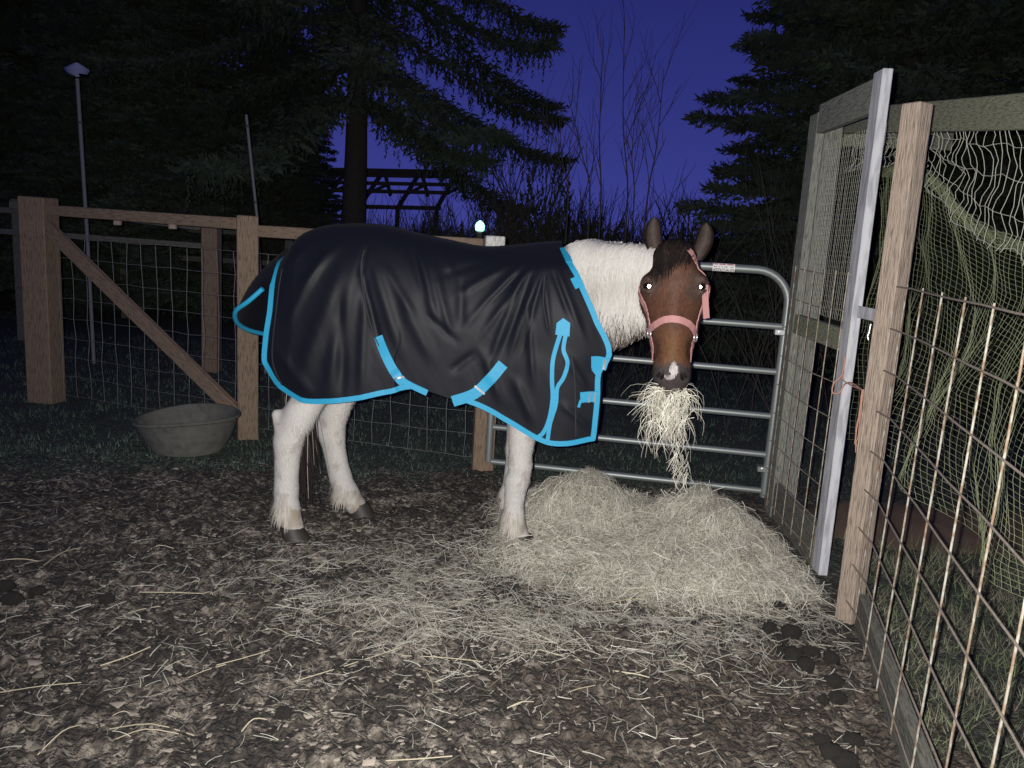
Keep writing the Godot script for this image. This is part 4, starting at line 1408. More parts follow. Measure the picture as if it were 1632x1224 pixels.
func make_gate() -> void:
	var L := Vector3(-0.12, 0, -4.70)
	var R := Vector3(1.55, 0, -4.43)
	var d := (R - L).normalized()
	var t := thing("tube_gate", L, "grey tubular steel farm gate with six bars and rounded corners behind the horse", "gate")
	var r := 0.024
	var hs := [0.085, 0.31, 0.545, 0.81, 1.075]
	# outer frame: one bent tube
	var fr := PackedVector3Array()
	fr.append(L + Vector3(0, 0.085, 0))
	fr.append(L + Vector3(0, 0.7, 0))
	fr.append(L + Vector3(0, 1.2, 0))
	for k in 9:
		var a := PI * 0.5 * k / 8
		fr.append(L + d * (0.19 - 0.19 * cos(a)) + Vector3(0, 1.2 + 0.19 * sin(a), 0))
	for k in 9:
		var a := PI * 0.5 * k / 8
		fr.append(R - d * (0.19 - 0.19 * sin(a)) + Vector3(0, 1.2 + 0.19 * cos(a), 0))
	fr.append(R + Vector3(0, 0.7, 0))
	fr.append(R + Vector3(0, 0.05, 0))
	bar(t, "frame", fr, r, M.steel, 14)
	for h in hs:
		bar(t, "rail", PackedVector3Array([L + d * 0.02 + Vector3(0, h, 0), L.lerp(R, 0.5) + Vector3(0, h, 0), R - d * 0.02 + Vector3(0, h, 0)]), 0.0195, M.steel, 12)
	# hinges: strap round the upright and a pin into the post
	for h in [1.045, 0.225]:
		var o := R + Vector3(0, h, 0)
		var b := Basis(d, Vector3.UP, d.cross(Vector3.UP))
		var mb := MB.new()
		mb.box(o - d * 0.005 + b.z * 0.002, b, Vector3(0.11, 0.034, 0.062), 0.004)
		var hg := part(t, "hinge", mb, M.zinc)
		bar(hg, "pin", PackedVector3Array([o + d * 0.075 + Vector3(0, 0.05, 0), o + d * 0.075 + Vector3(0, -0.022, 0), o + d * 0.085 + Vector3(0, -0.035, 0), o + d * 0.16 + Vector3(0, -0.042, 0)]), 0.009, M.zinc, 8)
		bar(hg, "bolt", PackedVector3Array([o + b.z * 0.03 - d * 0.03, o + b.z * 0.042 - d * 0.03]), 0.010, M.zinc, 6)
	# printed sticker wrapped on the top tube
	var u := 0.775
	var c := L + d * ((R - L).length() * u) + Vector3(0, 1.39, 0)
	var nz := Vector3.UP.cross(d) * -1.0
	if nz.z < 0:
		nz = -nz
	var sb := MB.new()
	for i in 2:
		for k in 9:
			var a := lerpf(-1.1, 1.1, k / 8.0)
			var o := nz * cos(a) + Vector3.UP * sin(a)
			sb.vert(c + d * (0.062 * (1 if i else -1)) + o * (r + 0.0012), o)
	for k in 8:
		sb.quad(k, k + 1, k + 10, k + 9)
	var st := part(t, "sticker", sb, M.sticker)
	st.set_meta("label", "small white printed sticker with red band")
	var q := MB.new()
	for i in 22:
		var x := lerpf(-0.056, 0.056, i / 21.0) + rf(-0.001, 0.001)
		for row in 3:
			if rng.randf() < 0.25:
				continue
			var a: float = [0.1, -0.3, -0.62][row]
			var o := nz * cos(a) + Vector3.UP * sin(a)
			var up := Vector3.UP * cos(a) - nz * sin(a)
			var p := c + d * x + o * (r + 0.0022)
			q.flat([p - d * 0.0018 - up * 0.003, p + d * 0.0018 - up * 0.003, p + d * 0.0018 + up * 0.003, p - d * 0.0018 + up * 0.003], o)
	part(st, "print", q, M.sticker_ink)
	q = MB.new()
	for i in 14:
		var x := lerpf(-0.056, 0.056, i / 13.0)
		if i % 5 == 3:
			continue
		var a := 0.75
		var o := nz * cos(a) + Vector3.UP * sin(a)
		var up := Vector3.UP * cos(a) - nz * sin(a)
		var p := c + d * x + o * (r + 0.0022)
		q.flat([p - d * 0.0034 - up * 0.004, p + d * 0.0034 - up * 0.004, p + d * 0.0034 + up * 0.004, p - d * 0.0034 + up * 0.004], o)
	part(st, "print", q, M.sticker_red)

# ------------------------------------------------------------------ post and wire fence
func make_fence() -> void:
	var P0 := Vector3(-3.66, 0, -5.9)
	var P1 := Vector3(-1.825, 0, -5.2)
	var P2 := Vector3(-0.16, 0, -4.79)
	var t := thing("wire_fence", P1, "wooden post and rail fence with diagonal brace and thin wire mesh behind the horse", "fence")
	board(t, "post", P0 + Vector3(0, -0.1, 0), P0 + Vector3(0.02, 1.565, 0), 0.21, 0.17, M.cedar, Vector3(1, 0, 0.12), 0.008)
	board(t, "post", P1 + Vector3(0, -0.1, 0), P1 + Vector3(0.005, 1.52, 0), 0.135, 0.13, M.cedar, Vector3(0.93, 0, -0.36), 0.006)
	board(t, "post", P2 + Vector3(0, -0.1, 0), P2 + Vector3(0.0, 1.38, 0), 0.135, 0.1, M.cedar, Vector3(1, 0, -0.16), 0.006)
	var cap := board(t, "post_top", P2 + Vector3(0, 1.382, 0), P2 + Vector3(0, 1.488, 0), 0.118, 0.1, M.white_paint, Vector3(1, 0, -0.16), 0.006)
	cap.set_meta("label", "white painted top of the gate post")
	# rails
	var d0 := (P1 - P0).normalized()
	var d1 := (P2 - P1).normalized()
	board(t, "rail", P0 + d0 * 0.11 + Vector3(0, 1.475, 0.0), P1 - d0 * 0.075 + Vector3(0, 1.465, 0), 0.075, 0.04, M.cedar, Vector3.UP)
	board(t, "rail", P1 + d1 * 0.07 + Vector3(0, 1.425, 0), P2 - d1 * 0.07 + Vector3(0, 1.43, 0), 0.075, 0.04, M.cedar, Vector3.UP)
	board(t, "brace", P0 + d0 * 0.11 + Vector3(0, 1.36, 0.02), P1 - d0 * 0.07 + Vector3(0, 0.16, 0.02), 0.10, 0.05, M.cedar, Vector3.UP)
	# blocks under the rail
	for u in [0.42, 0.68]:
		var c := P0.lerp(P1, u) + Vector3(0, 1.42, 0.012)
		board(t, "rail_block", c + Vector3(0, -0.02, 0), c + Vector3(0, 0.012, 0), 0.05, 0.03, M.pink_timber)
	# wire mesh
	for seg in [[P0, P1, 14], [P1, P2, 13]]:
		var a: Vector3 = seg[0]
		var b: Vector3 = seg[1]
		var off := Vector3(0, 0, -0.075)
		for k in range(1, seg[2]):
			var base := a.lerp(b, k / float(seg[2])) + off
			var pts := PackedVector3Array()
			for j in 9:
				pts.append(base + Vector3(rf(-0.008, 0.008), 0.05 + j * 0.153, rf(-0.006, 0.006)))
			bar(t, "upright_wire", pts, 0.0017, M.thin_wire, 4)
		for j in 9:
			var pts := PackedVector3Array()
			for k in seg[2] + 1:
				pts.append(a.lerp(b, k / float(seg[2])) + off + Vector3(0, 0.05 + j * 0.153 + rf(-0.006, 0.006), -0.004))
			bar(t, "level_wire", pts, 0.0014, M.thin_wire, 4)
	# the fence that turns away behind the corner post
	var Q := Vector3(-2.97, 0, -7.45)
	var b2 := thing("side_fence", Q, "dim wooden fence post and rail further back behind the diagonal brace", "fence")
	board(b2, "post", Q + Vector3(0, -0.1, 0), Q + Vector3(0.02, 1.44, 0), 0.15, 0.13, M.cedar, Vector3.RIGHT, 0.006)
	board(b2, "rail", Vector3(-4.9, 1.50, -7.5), Q + Vector3(-0.085, 1.40, 0), 0.07, 0.04, M.old_board, Vector3.UP)
	board(b2, "rail", Vector3(-4.6, 1.24, -7.52), Q + Vector3(-0.085, 1.22, -0.02), 0.05, 0.04, M.old_board, Vector3.UP)
	# a paddock fence far behind
	var far := thing("paddock_fence", Vector3(-3.0, 0, -11.0), "far dark post and rail fence beyond the horse's back", "fence")
	for k in 8:
		var x := -5.6 + k * 1.17
		board(far, "post", Vector3(x, -0.05, -11.0), Vector3(x + 0.01, 1.42, -11.0), 0.11, 0.1, M.old_board)
	for h in [1.3, 0.9]:
		board(far, "rail", Vector3(-5.6, h, -10.93), Vector3(2.6, h + 0.03, -10.93), 0.07, 0.03, M.old_board, Vector3.UP)
	# bits of a pale board fence at the far left
	var lf := thing("board_fence", Vector3(-5.6, 0, -8.6), "pale broken board fence half hidden beside the thick corner post", "fence")
	board(lf, "post", Vector3(-5.55, -0.05, -8.6), Vector3(-5.53, 1.56, -8.6), 0.1, 0.1, M.old_board)
	for h in [1.45, 1.22]:
		board(lf, "rail", Vector3(-7.6, h, -8.53), Vector3(-5.1, h - 0.02, -8.53), 0.06, 0.03, M.old_board, Vector3.UP)

func make_poles() -> void:
	var t := thing("marker_pole", Vector3(-4.16, 0, -7.5), "tall thin pale pole with a bluish cap standing beyond the brace", "pole")
	bar(t, "shaft", PackedVector3Array([Vector3(-4.16, -0.05, -7.5), Vector3(-4.17, 1.2, -7.5), Vector3(-4.2, 2.68, -7.5)]), 0.018, M.pale_pole, 8)
	bar(t, "collar", PackedVector3Array([Vector3(-4.191, 2.28, -7.5), Vector3(-4.192, 2.30, -7.5)]), 0.024, M.dark_timber, 8)
	var mb := MB.new()
	var rings := [[0.0, 0.03], [0.02, 0.09], [0.06, 0.12], [0.09, 0.07], [0.12, 0.012]]
	for r in rings:
		for k in 12:
			var a := TAU * k / 12
			mb.vert(Vector3(-4.2 + cos(a) * r[1], 2.70 + r[0], -7.5 + sin(a) * r[1] * 0.7), Vector3(cos(a), 0.4, sin(a)).normalized())
	for i in rings.size() - 1:
		for k in 12:
			mb.quad(i * 12 + k, i * 12 + (k + 1) % 12, (i + 1) * 12 + (k + 1) % 12, (i + 1) * 12 + k)
	part(t, "cap", mb, M.pole_cap)
	var t2 := thing("marker_pole", Vector3(-2.5, 0, -7.5), "thin bare grey pole rising behind the middle fence post", "pole")
	bar(t2, "shaft", PackedVector3Array([Vector3(-2.45, -0.05, -7.5), Vector3(-2.53, 1.5, -7.5), Vector3(-2.63, 2.45, -7.5)]), 0.014, M.pale_pole, 8)
	bar(t2, "collar", PackedVector3Array([Vector3(-2.618, 2.34, -7.5), Vector3(-2.62, 2.36, -7.5)]), 0.019, M.dark_timber, 8)
	bar(t2, "collar", PackedVector3Array([Vector3(-2.545, 1.65, -7.5), Vector3(-2.547, 1.67, -7.5)]), 0.019, M.dark_timber, 8)

func make_tub() -> void:
	# a wide flexible tub, squeezed so one side of the rim stands higher
	var c := Vector3(-2.08, 0, -4.82)
	var t := thing("feed_tub", c, "wide grey rubber feed tub on the dirt beside the fence brace", "tub")
	var outer := [[0.0, 0.225], [0.02, 0.245], [0.09, 0.285], [0.17, 0.322], [0.205, 0.334], [0.215, 0.340]]
	var inner := [[0.215, 0.327], [0.17, 0.308], [0.09, 0.268], [0.03, 0.235], [0.025, 0.02]]
	var mb := MB.new()
	var all := outer + inner
	var seg := 40
	for i in all.size():
		for k in seg:
			var a := TAU * k / seg
			var h: float = all[i][0]
			var tilt := 1.0 + 0.12 * cos(a) - 0.05 * cos(2.0 * a + 0.5)
			var r: float = 0.92 * all[i][1] * (1.0 + 0.03 * cos(2.0 * a))
			var nr := Vector3(cos(a), -0.25, sin(a)) if i < outer.size() else Vector3(-cos(a), 0.4, -sin(a))
			if i == all.size() - 1:
				nr = Vector3.UP
			mb.vert(c + Vector3(cos(a) * r, 0.012 + h * tilt, sin(a) * r), nr.normalized())
	for i in all.size() - 1:
		for k in seg:
			mb.quad(i * seg + k, i * seg + (k + 1) % seg, (i + 1) * seg + (k + 1) % seg, (i + 1) * seg + k)
	part(t, "bowl", mb, M.tub_rubber)
	mb = MB.new()
	var ring := PackedVector3Array()
	for k in seg + 1:
		var a := TAU * k / seg
		var tilt := 1.0 + 0.12 * cos(a) - 0.05 * cos(2.0 * a + 0.5)
		var r := 0.309 * (1.0 + 0.03 * cos(2.0 * a))
		ring.append(c + Vector3(cos(a) * r, 0.012 + 0.215 * tilt, sin(a) * r))
	mb.tube(ring, PackedFloat32Array([0.012]), 7)
	part(t, "rim", mb, M.tub_rubber)

# ------------------------------------------------------------------ the pen at the right
const W0 := Vector3(1.458, 0, -3.016)
const WD := Vector3(-0.2592, 0, 0.9658)

func make_pen() -> void:
	# corner post and door that stands between it and the new timber post
	var pen := thing("pen_frame", Vector3(1.6, 0, -3.2), "pen frame of new pinkish timber post, mossy top beam and grey kickboard", "pen")
	var np := board(pen, "post", W0 + Vector3(0.02, -0.1, 0), W0 + Vector3(-0.015, 2.07, -0.01), 0.078, 0.078, M.pink_timber, Vector3(0.48, 0, 0.877), 0.004)
	np.set_meta("label", "new pinkish timber post")
	board(pen, "post", Vector3(1.625, -0.1, -4.32), Vector3(1.60, 2.19, -4.32), 0.13, 0.12, M.grey_board, Vector3.RIGHT, 0.006)
	var bm := board(pen, "beam", Vector3(1.835, 2.285, -4.9), Vector3(1.985, 1.90, -1.5), 0.135, 0.045, M.mossy_board, Vector3.UP, 0.005)
	bm.set_meta("label", "mossy greenish top beam")
	board(pen, "beam", Vector3(1.70, 2.20, -4.86), Vector3(2.6, 2.23, -4.95), 0.12, 0.045, M.mossy_board, Vector3.UP, 0.005)
	# kickboard along the foot of the wire panel
	board(pen, "kickboard", W0 + WD * 0.06 + Vector3(0.055, 0.068, 0), W0 + WD * 2.2 + Vector3(0.055, 0.068, 0), 0.145, 0.04, M.old_board, Vector3.UP, 0.004)
	# door of weathered boards
	var D0 := Vector3(1.50, 0, -4.14)
	var D1 := Vector3(1.478, 0, -3.37)
	var door := thing("pen_door", D1, "weathered grey wooden pen door with a pale painted front edge, filled with wire", "door")
	var pf := board(door, "stile", D1 + Vector3(0.005, 0.05, 0), D1 + Vector3(-0.03, 2.255, 0), 0.042, 0.095, M.painted_board, Vector3(1, 0, 0.05), 0.003)
	pf.set_meta("label", "pale painted front stile of the door")
	board(door, "stile", D0 + Vector3(0.0, 0.05, 0), D0 + Vector3(-0.02, 2.20, 0), 0.042, 0.13, M.grey_board, Vector3(1, 0, 0.05), 0.003)
	for h in [[2.165, 0.14, M.grey_board], [1.13, 0.10, M.mossy_board], [0.15, 0.2, M.old_board]]:
		var lean := Vector3(-0.012 * h[0], h[0], 0)
		board(door, "rail", D0 + lean + Vector3(0, 0, 0.067), D1 + lean + Vector3(0, 0, -0.05), h[1], 0.036, h[2], Vector3.UP, 0.003)
	# welded wire on the door
	var dd := (D1 - D0).normalized()
	var dl := (D1 - D0).length()
	for k in 6:
		var s := 0.02 + k * (dl - 0.06) / 5.0
		bar(door, "upright_wire", PackedVector3Array([D0 + dd * s + Vector3(-0.034, 0.10, 0), D0 + dd * s + Vector3(-0.042, 1.43, 0)]), 0.0026, M.rust_wire, 5)
	for k in 9:
		var h := 0.14 + k * 0.16
		bar(door, "level_wire", PackedVector3Array([D0 + dd * -0.05 + Vector3(-0.039, h, 0), D0 + dd * dl * 0.5 + Vector3(-0.039, h - 0.01, 0), D0 + dd * (dl - 0.02) + Vector3(-0.039, h, 0)]), 0.0026, M.rust_wire, 5)
	# fine netting stapled behind the door's upper half
	var nb := MB.new()
	for k in 30:
		var s := 0.06 + k * (dl - 0.1) / 29.0
		var pts := PackedVector3Array()
		for j in 12:
			pts.append(D0 + dd * (s + rf(-0.006, 0.006)) + Vector3(0.03, 1.2 + j * 0.078, 0))
		nb.tube(pts, PackedFloat32Array([0.0007]), 3)
	for j in 36:
		var pts := PackedVector3Array()
		for k in 10:
			pts.append(D0 + dd * (0.06 + k * (dl - 0.1) / 9.0) + Vector3(0.03, 1.2 + j * 0.0245 + rf(-0.004, 0.004), 0))
		nb.tube(pts, PackedFloat32Array([0.0007]), 3)
	part(door, "fine_netting", nb, M.net_white).set_meta("kind", "stuff")
	# latch plate between door and post
	var mb := MB.new()
	mb.box(Vector3(1.447, 1.27, -3.16), Basis(Vector3.UP, 0.05), Vector3(0.006, 0.05, 0.22), 0.002)
	part(door, "latch_plate", mb, M.painted_board)
	bar(door, "latch_pin", PackedVector3Array([Vector3(1.44, 1.31, -3.09), Vector3(1.436, 1.26, -3.09), Vector3(1.43, 1.245, -3.09)]), 0.004, M.zinc, 6)
	bar(door, "snap_hook", PackedVector3Array([Vector3(1.43, 1.235, -3.11), Vector3(1.428, 1.20, -3.11), Vector3(1.424, 1.185, -3.11), Vector3(1.428, 1.17, -3.105)]), 0.004, M.zinc, 6)
	# welded wire panel from the post towards the camera
	var pw := thing("welded_fence", W0 + WD * 0.5, "rusty welded wire fencing of large squares along the pen's side", "fence")
	for k in 10:
		var s := 0.085 + k * 0.253
		var pts := PackedVector3Array()
		for j in 6:
			pts.append(W0 + WD * (s + rf(-0.004, 0.004)) + Vector3(0.028 if s > 0.08 else 0.0, 0.02 + j * 0.277, 0))
		pts[5].y = 1.405
		bar(pw, "upright_wire", pts, 0.0033, M.rust_wire, 7)
	for k in 9:
		var h := 1.395 - k * 0.163
		var pts := PackedVector3Array()
		for j in 10:
			pts.append(W0 + WD * (-0.075 + j * 0.272) + Vector3(0.02 if j > 0 else -0.02, h + rf(-0.004, 0.004), 0))
		bar(pw, "level_wire", pts, 0.0033, M.brown_wire, 7)
	make_net()
	# twine tied round door and post
	var c := Vector3(1.455, 1.0, -3.26)
	var tw := thing("baling_twine", Vector3(1.45, 0.72, -3.2), "orange baling twine knotted round the pen door and post", "twine")
	var knot := curve([c + Vector3(-0.02, 0.07, -0.06), c + Vector3(-0.012, 0.02, -0.07), c + Vector3(-0.03, -0.02, -0.05), c + Vector3(-0.055, -0.05, -0.05), c + Vector3(-0.055, -0.09, -0.05), c + Vector3(-0.025, -0.09, -0.05), c + Vector3(-0.012, -0.05, -0.04), c + Vector3(-0.015, -0.03, 0.03), c + Vector3(-0.03, -0.035, 0.19)], 6)
	bar(tw, "loop", knot, 0.0035, M.twine, 5)
	bar(tw, "loop", curve([c + Vector3(-0.02, 0.05, -0.05), c + Vector3(-0.03, -0.02, -0.03), c + Vector3(-0.028, -0.035, 0.06), c + Vector3(-0.035, -0.03, 0.19)], 6), 0.003, M.twine, 5)
	for k in 5:
		var o := Vector3(-0.032 + rf(-0.006, 0.006), -0.03, 0.185 + rf(-0.01, 0.01))
		bar(tw, "loose_end", curve([c + o, c + o + Vector3(rf(-0.008, 0.008), -0.08, rf(-0.02, 0.02)), c + o + Vector3(rf(-0.01, 0.01), -0.18, rf(-0.03, 0.02)), c + o + Vector3(rf(-0.012, 0.012), -0.2 - 0.015 * k, rf(-0.03, 0.03))], 5), 0.0022, M.twine, 4)

func net_point(s: float, t: float, low: bool) -> Vector3:
	# s runs along the beam (metres), t from its top edge (0) to its bottom edge (1)
	var z := -4.75 + s
	var x := 1.845 + 0.046 * s
	var beam := 2.268 - 0.1135 * (s - 0.51) - 0.07
	var gather := 1.84 - 0.385 * (s - 0.88) + 0.05 * sin(s * 3.1) + 0.02 * sin(s * 9.0)
	gather = clampf(gather, 0.95, 1.98)
	if not low:
		var y := lerpf(beam, gather, t)
		x += 0.05 * sin(t * 2.6) + 0.025 * noise.get_noise_2d(s * 130.0, t * 60.0)
		z += 0.05 * noise.get_noise_2d(s * 90.0 + 200.0, t * 70.0) + 0.02 * sin(t * 11.0 + s * 7.0)
		return Vector3(x + 0.02, y + 0.025 * noise.get_noise_2d(s * 110.0, t * 40.0 + 90.0), z)
	var bottom := 0.42 + 0.12 * sin(s * 2.3)
	var y2 := lerpf(gather, bottom, t)
	x += 0.08 + 0.10 * sin(t * 3.3 + s) + 0.06 * sin(s * 12.0 + t * 3.0) * t + 0.04 * noise.get_noise_2d(s * 70.0, t * 50.0)
	z += 0.22 * t + 0.07 * sin(t * 6.0 + s * 5.0) + 0.04 * noise.get_noise_2d(s * 80.0 + 20.0, t * 60.0)
	return Vector3(x, y2, z)

func make_net() -> void:
	var net := thing("garden_netting", Vector3(1.95, 0, -3.4), "slack pale green garden netting sagging inside the pen", "netting")
	var mb := MB.new()
	for i in 76:
		var s := 0.05 + i * 0.04
		var pts := PackedVector3Array()
		for j in 15:
			pts.append(net_point(s, j / 14.0, false))
		mb.tube(pts, PackedFloat32Array([0.0016]), 4)
	for j in 4:
		var pts := PackedVector3Array()
		for i in 70:
			pts.append(net_point(0.05 + i * 0.044, (j + 0.9) / 4.0, false))
		mb.tube(pts, PackedFloat32Array([0.0016]), 4)
	part(net, "upper_net", mb, M.net_white).set_meta("kind", "stuff")
	mb = MB.new()
	for i in 120:
		var s := 0.2 + i * 0.024
		var pts := PackedVector3Array()
		for j in 26:
			pts.append(net_point(s, j / 25.0, true))
		mb.tube(pts, PackedFloat32Array([0.0011]), 3)
	for j in 52:
		var pts := PackedVector3Array()
		for i in 56:
			pts.append(net_point(0.2 + i * 0.052, pow(j / 51.0, 1.15), true))
		mb.tube(pts, PackedFloat32Array([0.0011]), 3)
	# a bunched rope of net along the gathering line
	for q in 26:
		var pts := PackedVector3Array()
		for i in 40:
			pts.append(net_point(0.2 + i * 0.073, 0.0, true) + Vector3(rf(-0.02, 0.02), rf(-0.05, 0.018), rf(-0.02, 0.02)))
		mb.tube(pts, PackedFloat32Array([0.0014]), 3)
	part(net, "lower_net", mb, M.net_green).set_meta("kind", "stuff")

# ------------------------------------------------------------------ plants
func spray(mb: MB, p: Vector3, dir: Vector3, length: float, blades: int, size: float) -> void:
	# a twig set with needles on all sides
	var u := dir.cross(Vector3.UP if absf(dir.y) < 0.9 else Vector3.RIGHT).normalized()
	var w := dir.cross(u)
	for k in blades:
		var t := (k + rng.randf()) / blades
		var a := rf(0, TAU)
		var o := u * cos(a) + w * sin(a)
		var q := p + dir * length * t
		var tip := q + (o * 0.75 + dir * 0.8) * size * (1.1 - 0.5 * t)
		mb.blade(q, (dir.cross(o)) * size * 0.16, tip)

func conifer_mesh(height: float, low: float, reach: float, droop: float, hang: float, whorl: float, seed_: int, density: int, young := 1.0) -> Array:
	rng.seed = seed_
	var tr := MB.new()
	var tp := PackedVector3Array()
	var trr := PackedFloat32Array()
	for k in 12:
		var t := k / 11.0
		tp.append(Vector3(0.06 * sin(t * 5.0), height * t - 0.1 * (1.0 - t), 0.05 * sin(t * 3.0)))
		trr.append(lerpf(height * 0.022 + 0.03, 0.012, pow(t, 0.9)))
	tr.tube(tp, trr, 10)
	var fo := MB.new()
	var h := low
	while h < height - 0.15:
		var n := 4 + (rng.randi() % 3)
		var a0 := rf(0, TAU)
		for b in n:
			var az := a0 + TAU * b / n + rf(-0.35, 0.35)
			var t := clampf((h - low) / (height - low), 0.0, 1.0)
			var length := reach * pow(1.0 - t, 0.75) * rf(0.72, 1.08) * lerpf(young, 1.0, smoothstep(0.0, 0.2, t)) + 0.1
			var out := Vector3(cos(az), 0, sin(az))
			var pts := PackedVector3Array()
			var seg := 9
			for k in seg + 1:
				var u := float(k) / seg
				pts.append(Vector3(0, h, 0) + out * length * u + Vector3(0, -droop * length * (u * u * 1.3 - 0.9 * u * u * u) + 0.12 * u * (1.0 - t), 0) + Vector3(rf(-0.03, 0.03), rf(-0.02, 0.02), rf(-0.03, 0.03)))
			tr.tube(pts, PackedFloat32Array([0.035, 0.03, 0.026, 0.022, 0.019, 0.016, 0.013, 0.010, 0.007, 0.004]), 4)
			var shade := rf(0.7, 1.2)
			var cnt := int(length * density)
			for k in cnt:
				var u := pow(float(k + 0.5) / cnt, 0.85)
				var fi := clampi(int(u * seg), 0, seg - 1)
				var p := pts[fi].lerp(pts[fi + 1], u * seg - fi)
				var dirb := (pts[fi + 1] - pts[fi]).normalized()
				var sd := dirb.cross(Vector3.UP).normalized() * (1.0 if k % 2 else -1.0)
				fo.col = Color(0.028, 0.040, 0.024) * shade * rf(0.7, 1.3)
				var tl := (0.16 + 0.34 * sin(PI * clampf(u * 0.85 + 0.12, 0, 1))) * clampf(length, 0.4, 1.3)
				spray(fo, p, (sd + dirb * 0.7 + Vector3(0, rf(-0.35, 0.1), 0)).normalized(), tl, 8, 0.15)
				spray(fo, p, (sd * 0.3 + dirb * 0.6 + Vector3(0, rf(-0.2, 0.3), 0)).normalized(), tl * 0.6, 5, 0.13)
				if hang > 0.0 and u > 0.12:
					spray(fo, p + sd * rf(0.0, tl * 0.4), Vector3(rf(-0.18, 0.18), -1.0, rf(-0.18, 0.18)).normalized(), hang * rf(0.3, 1.15), 13, 0.10)
			spray(fo, pts[seg], (pts[seg] - pts[seg - 1]).normalized(), 0.16, 7, 0.09)
		h += whorl * rf(0.8, 1.2)
	return [tr.mesh(), fo.mesh()]

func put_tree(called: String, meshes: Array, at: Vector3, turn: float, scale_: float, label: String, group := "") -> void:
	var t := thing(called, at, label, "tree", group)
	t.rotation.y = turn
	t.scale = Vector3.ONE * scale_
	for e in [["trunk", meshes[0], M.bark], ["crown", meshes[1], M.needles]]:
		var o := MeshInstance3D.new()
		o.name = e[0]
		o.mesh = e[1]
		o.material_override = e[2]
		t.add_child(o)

func twigs(mb: MB, p: Vector3, dir: Vector3, length: float, r: float, depth: int, spread: float) -> void:
	var pts := PackedVector3Array([p])
	var d := dir
	var seg := 4
	for k in seg:
		d = (d + Vector3(rf(-1, 1), rf(-0.4, 0.7), rf(-1, 1)) * 0.12).normalized()
		pts.append(pts[k] + d * length / seg)
	mb.tube(pts, PackedFloat32Array([r, r * 0.9, r * 0.78, r * 0.66, r * 0.5]), 4 if r < 0.012 else 6)
	if depth <= 0:
		return
	var n := 3 + (rng.randi() % 2)
	for k in n:
		var i := 1 + (k % seg)
		var o := Vector3(rf(-1, 1), rf(0.1, 0.8), rf(-1, 1)).normalized()
		twigs(mb, pts[i], (d * (1.0 - spread) + o * spread).normalized(), length * rf(0.45, 0.7), r * 0.55, depth - 1, spread)

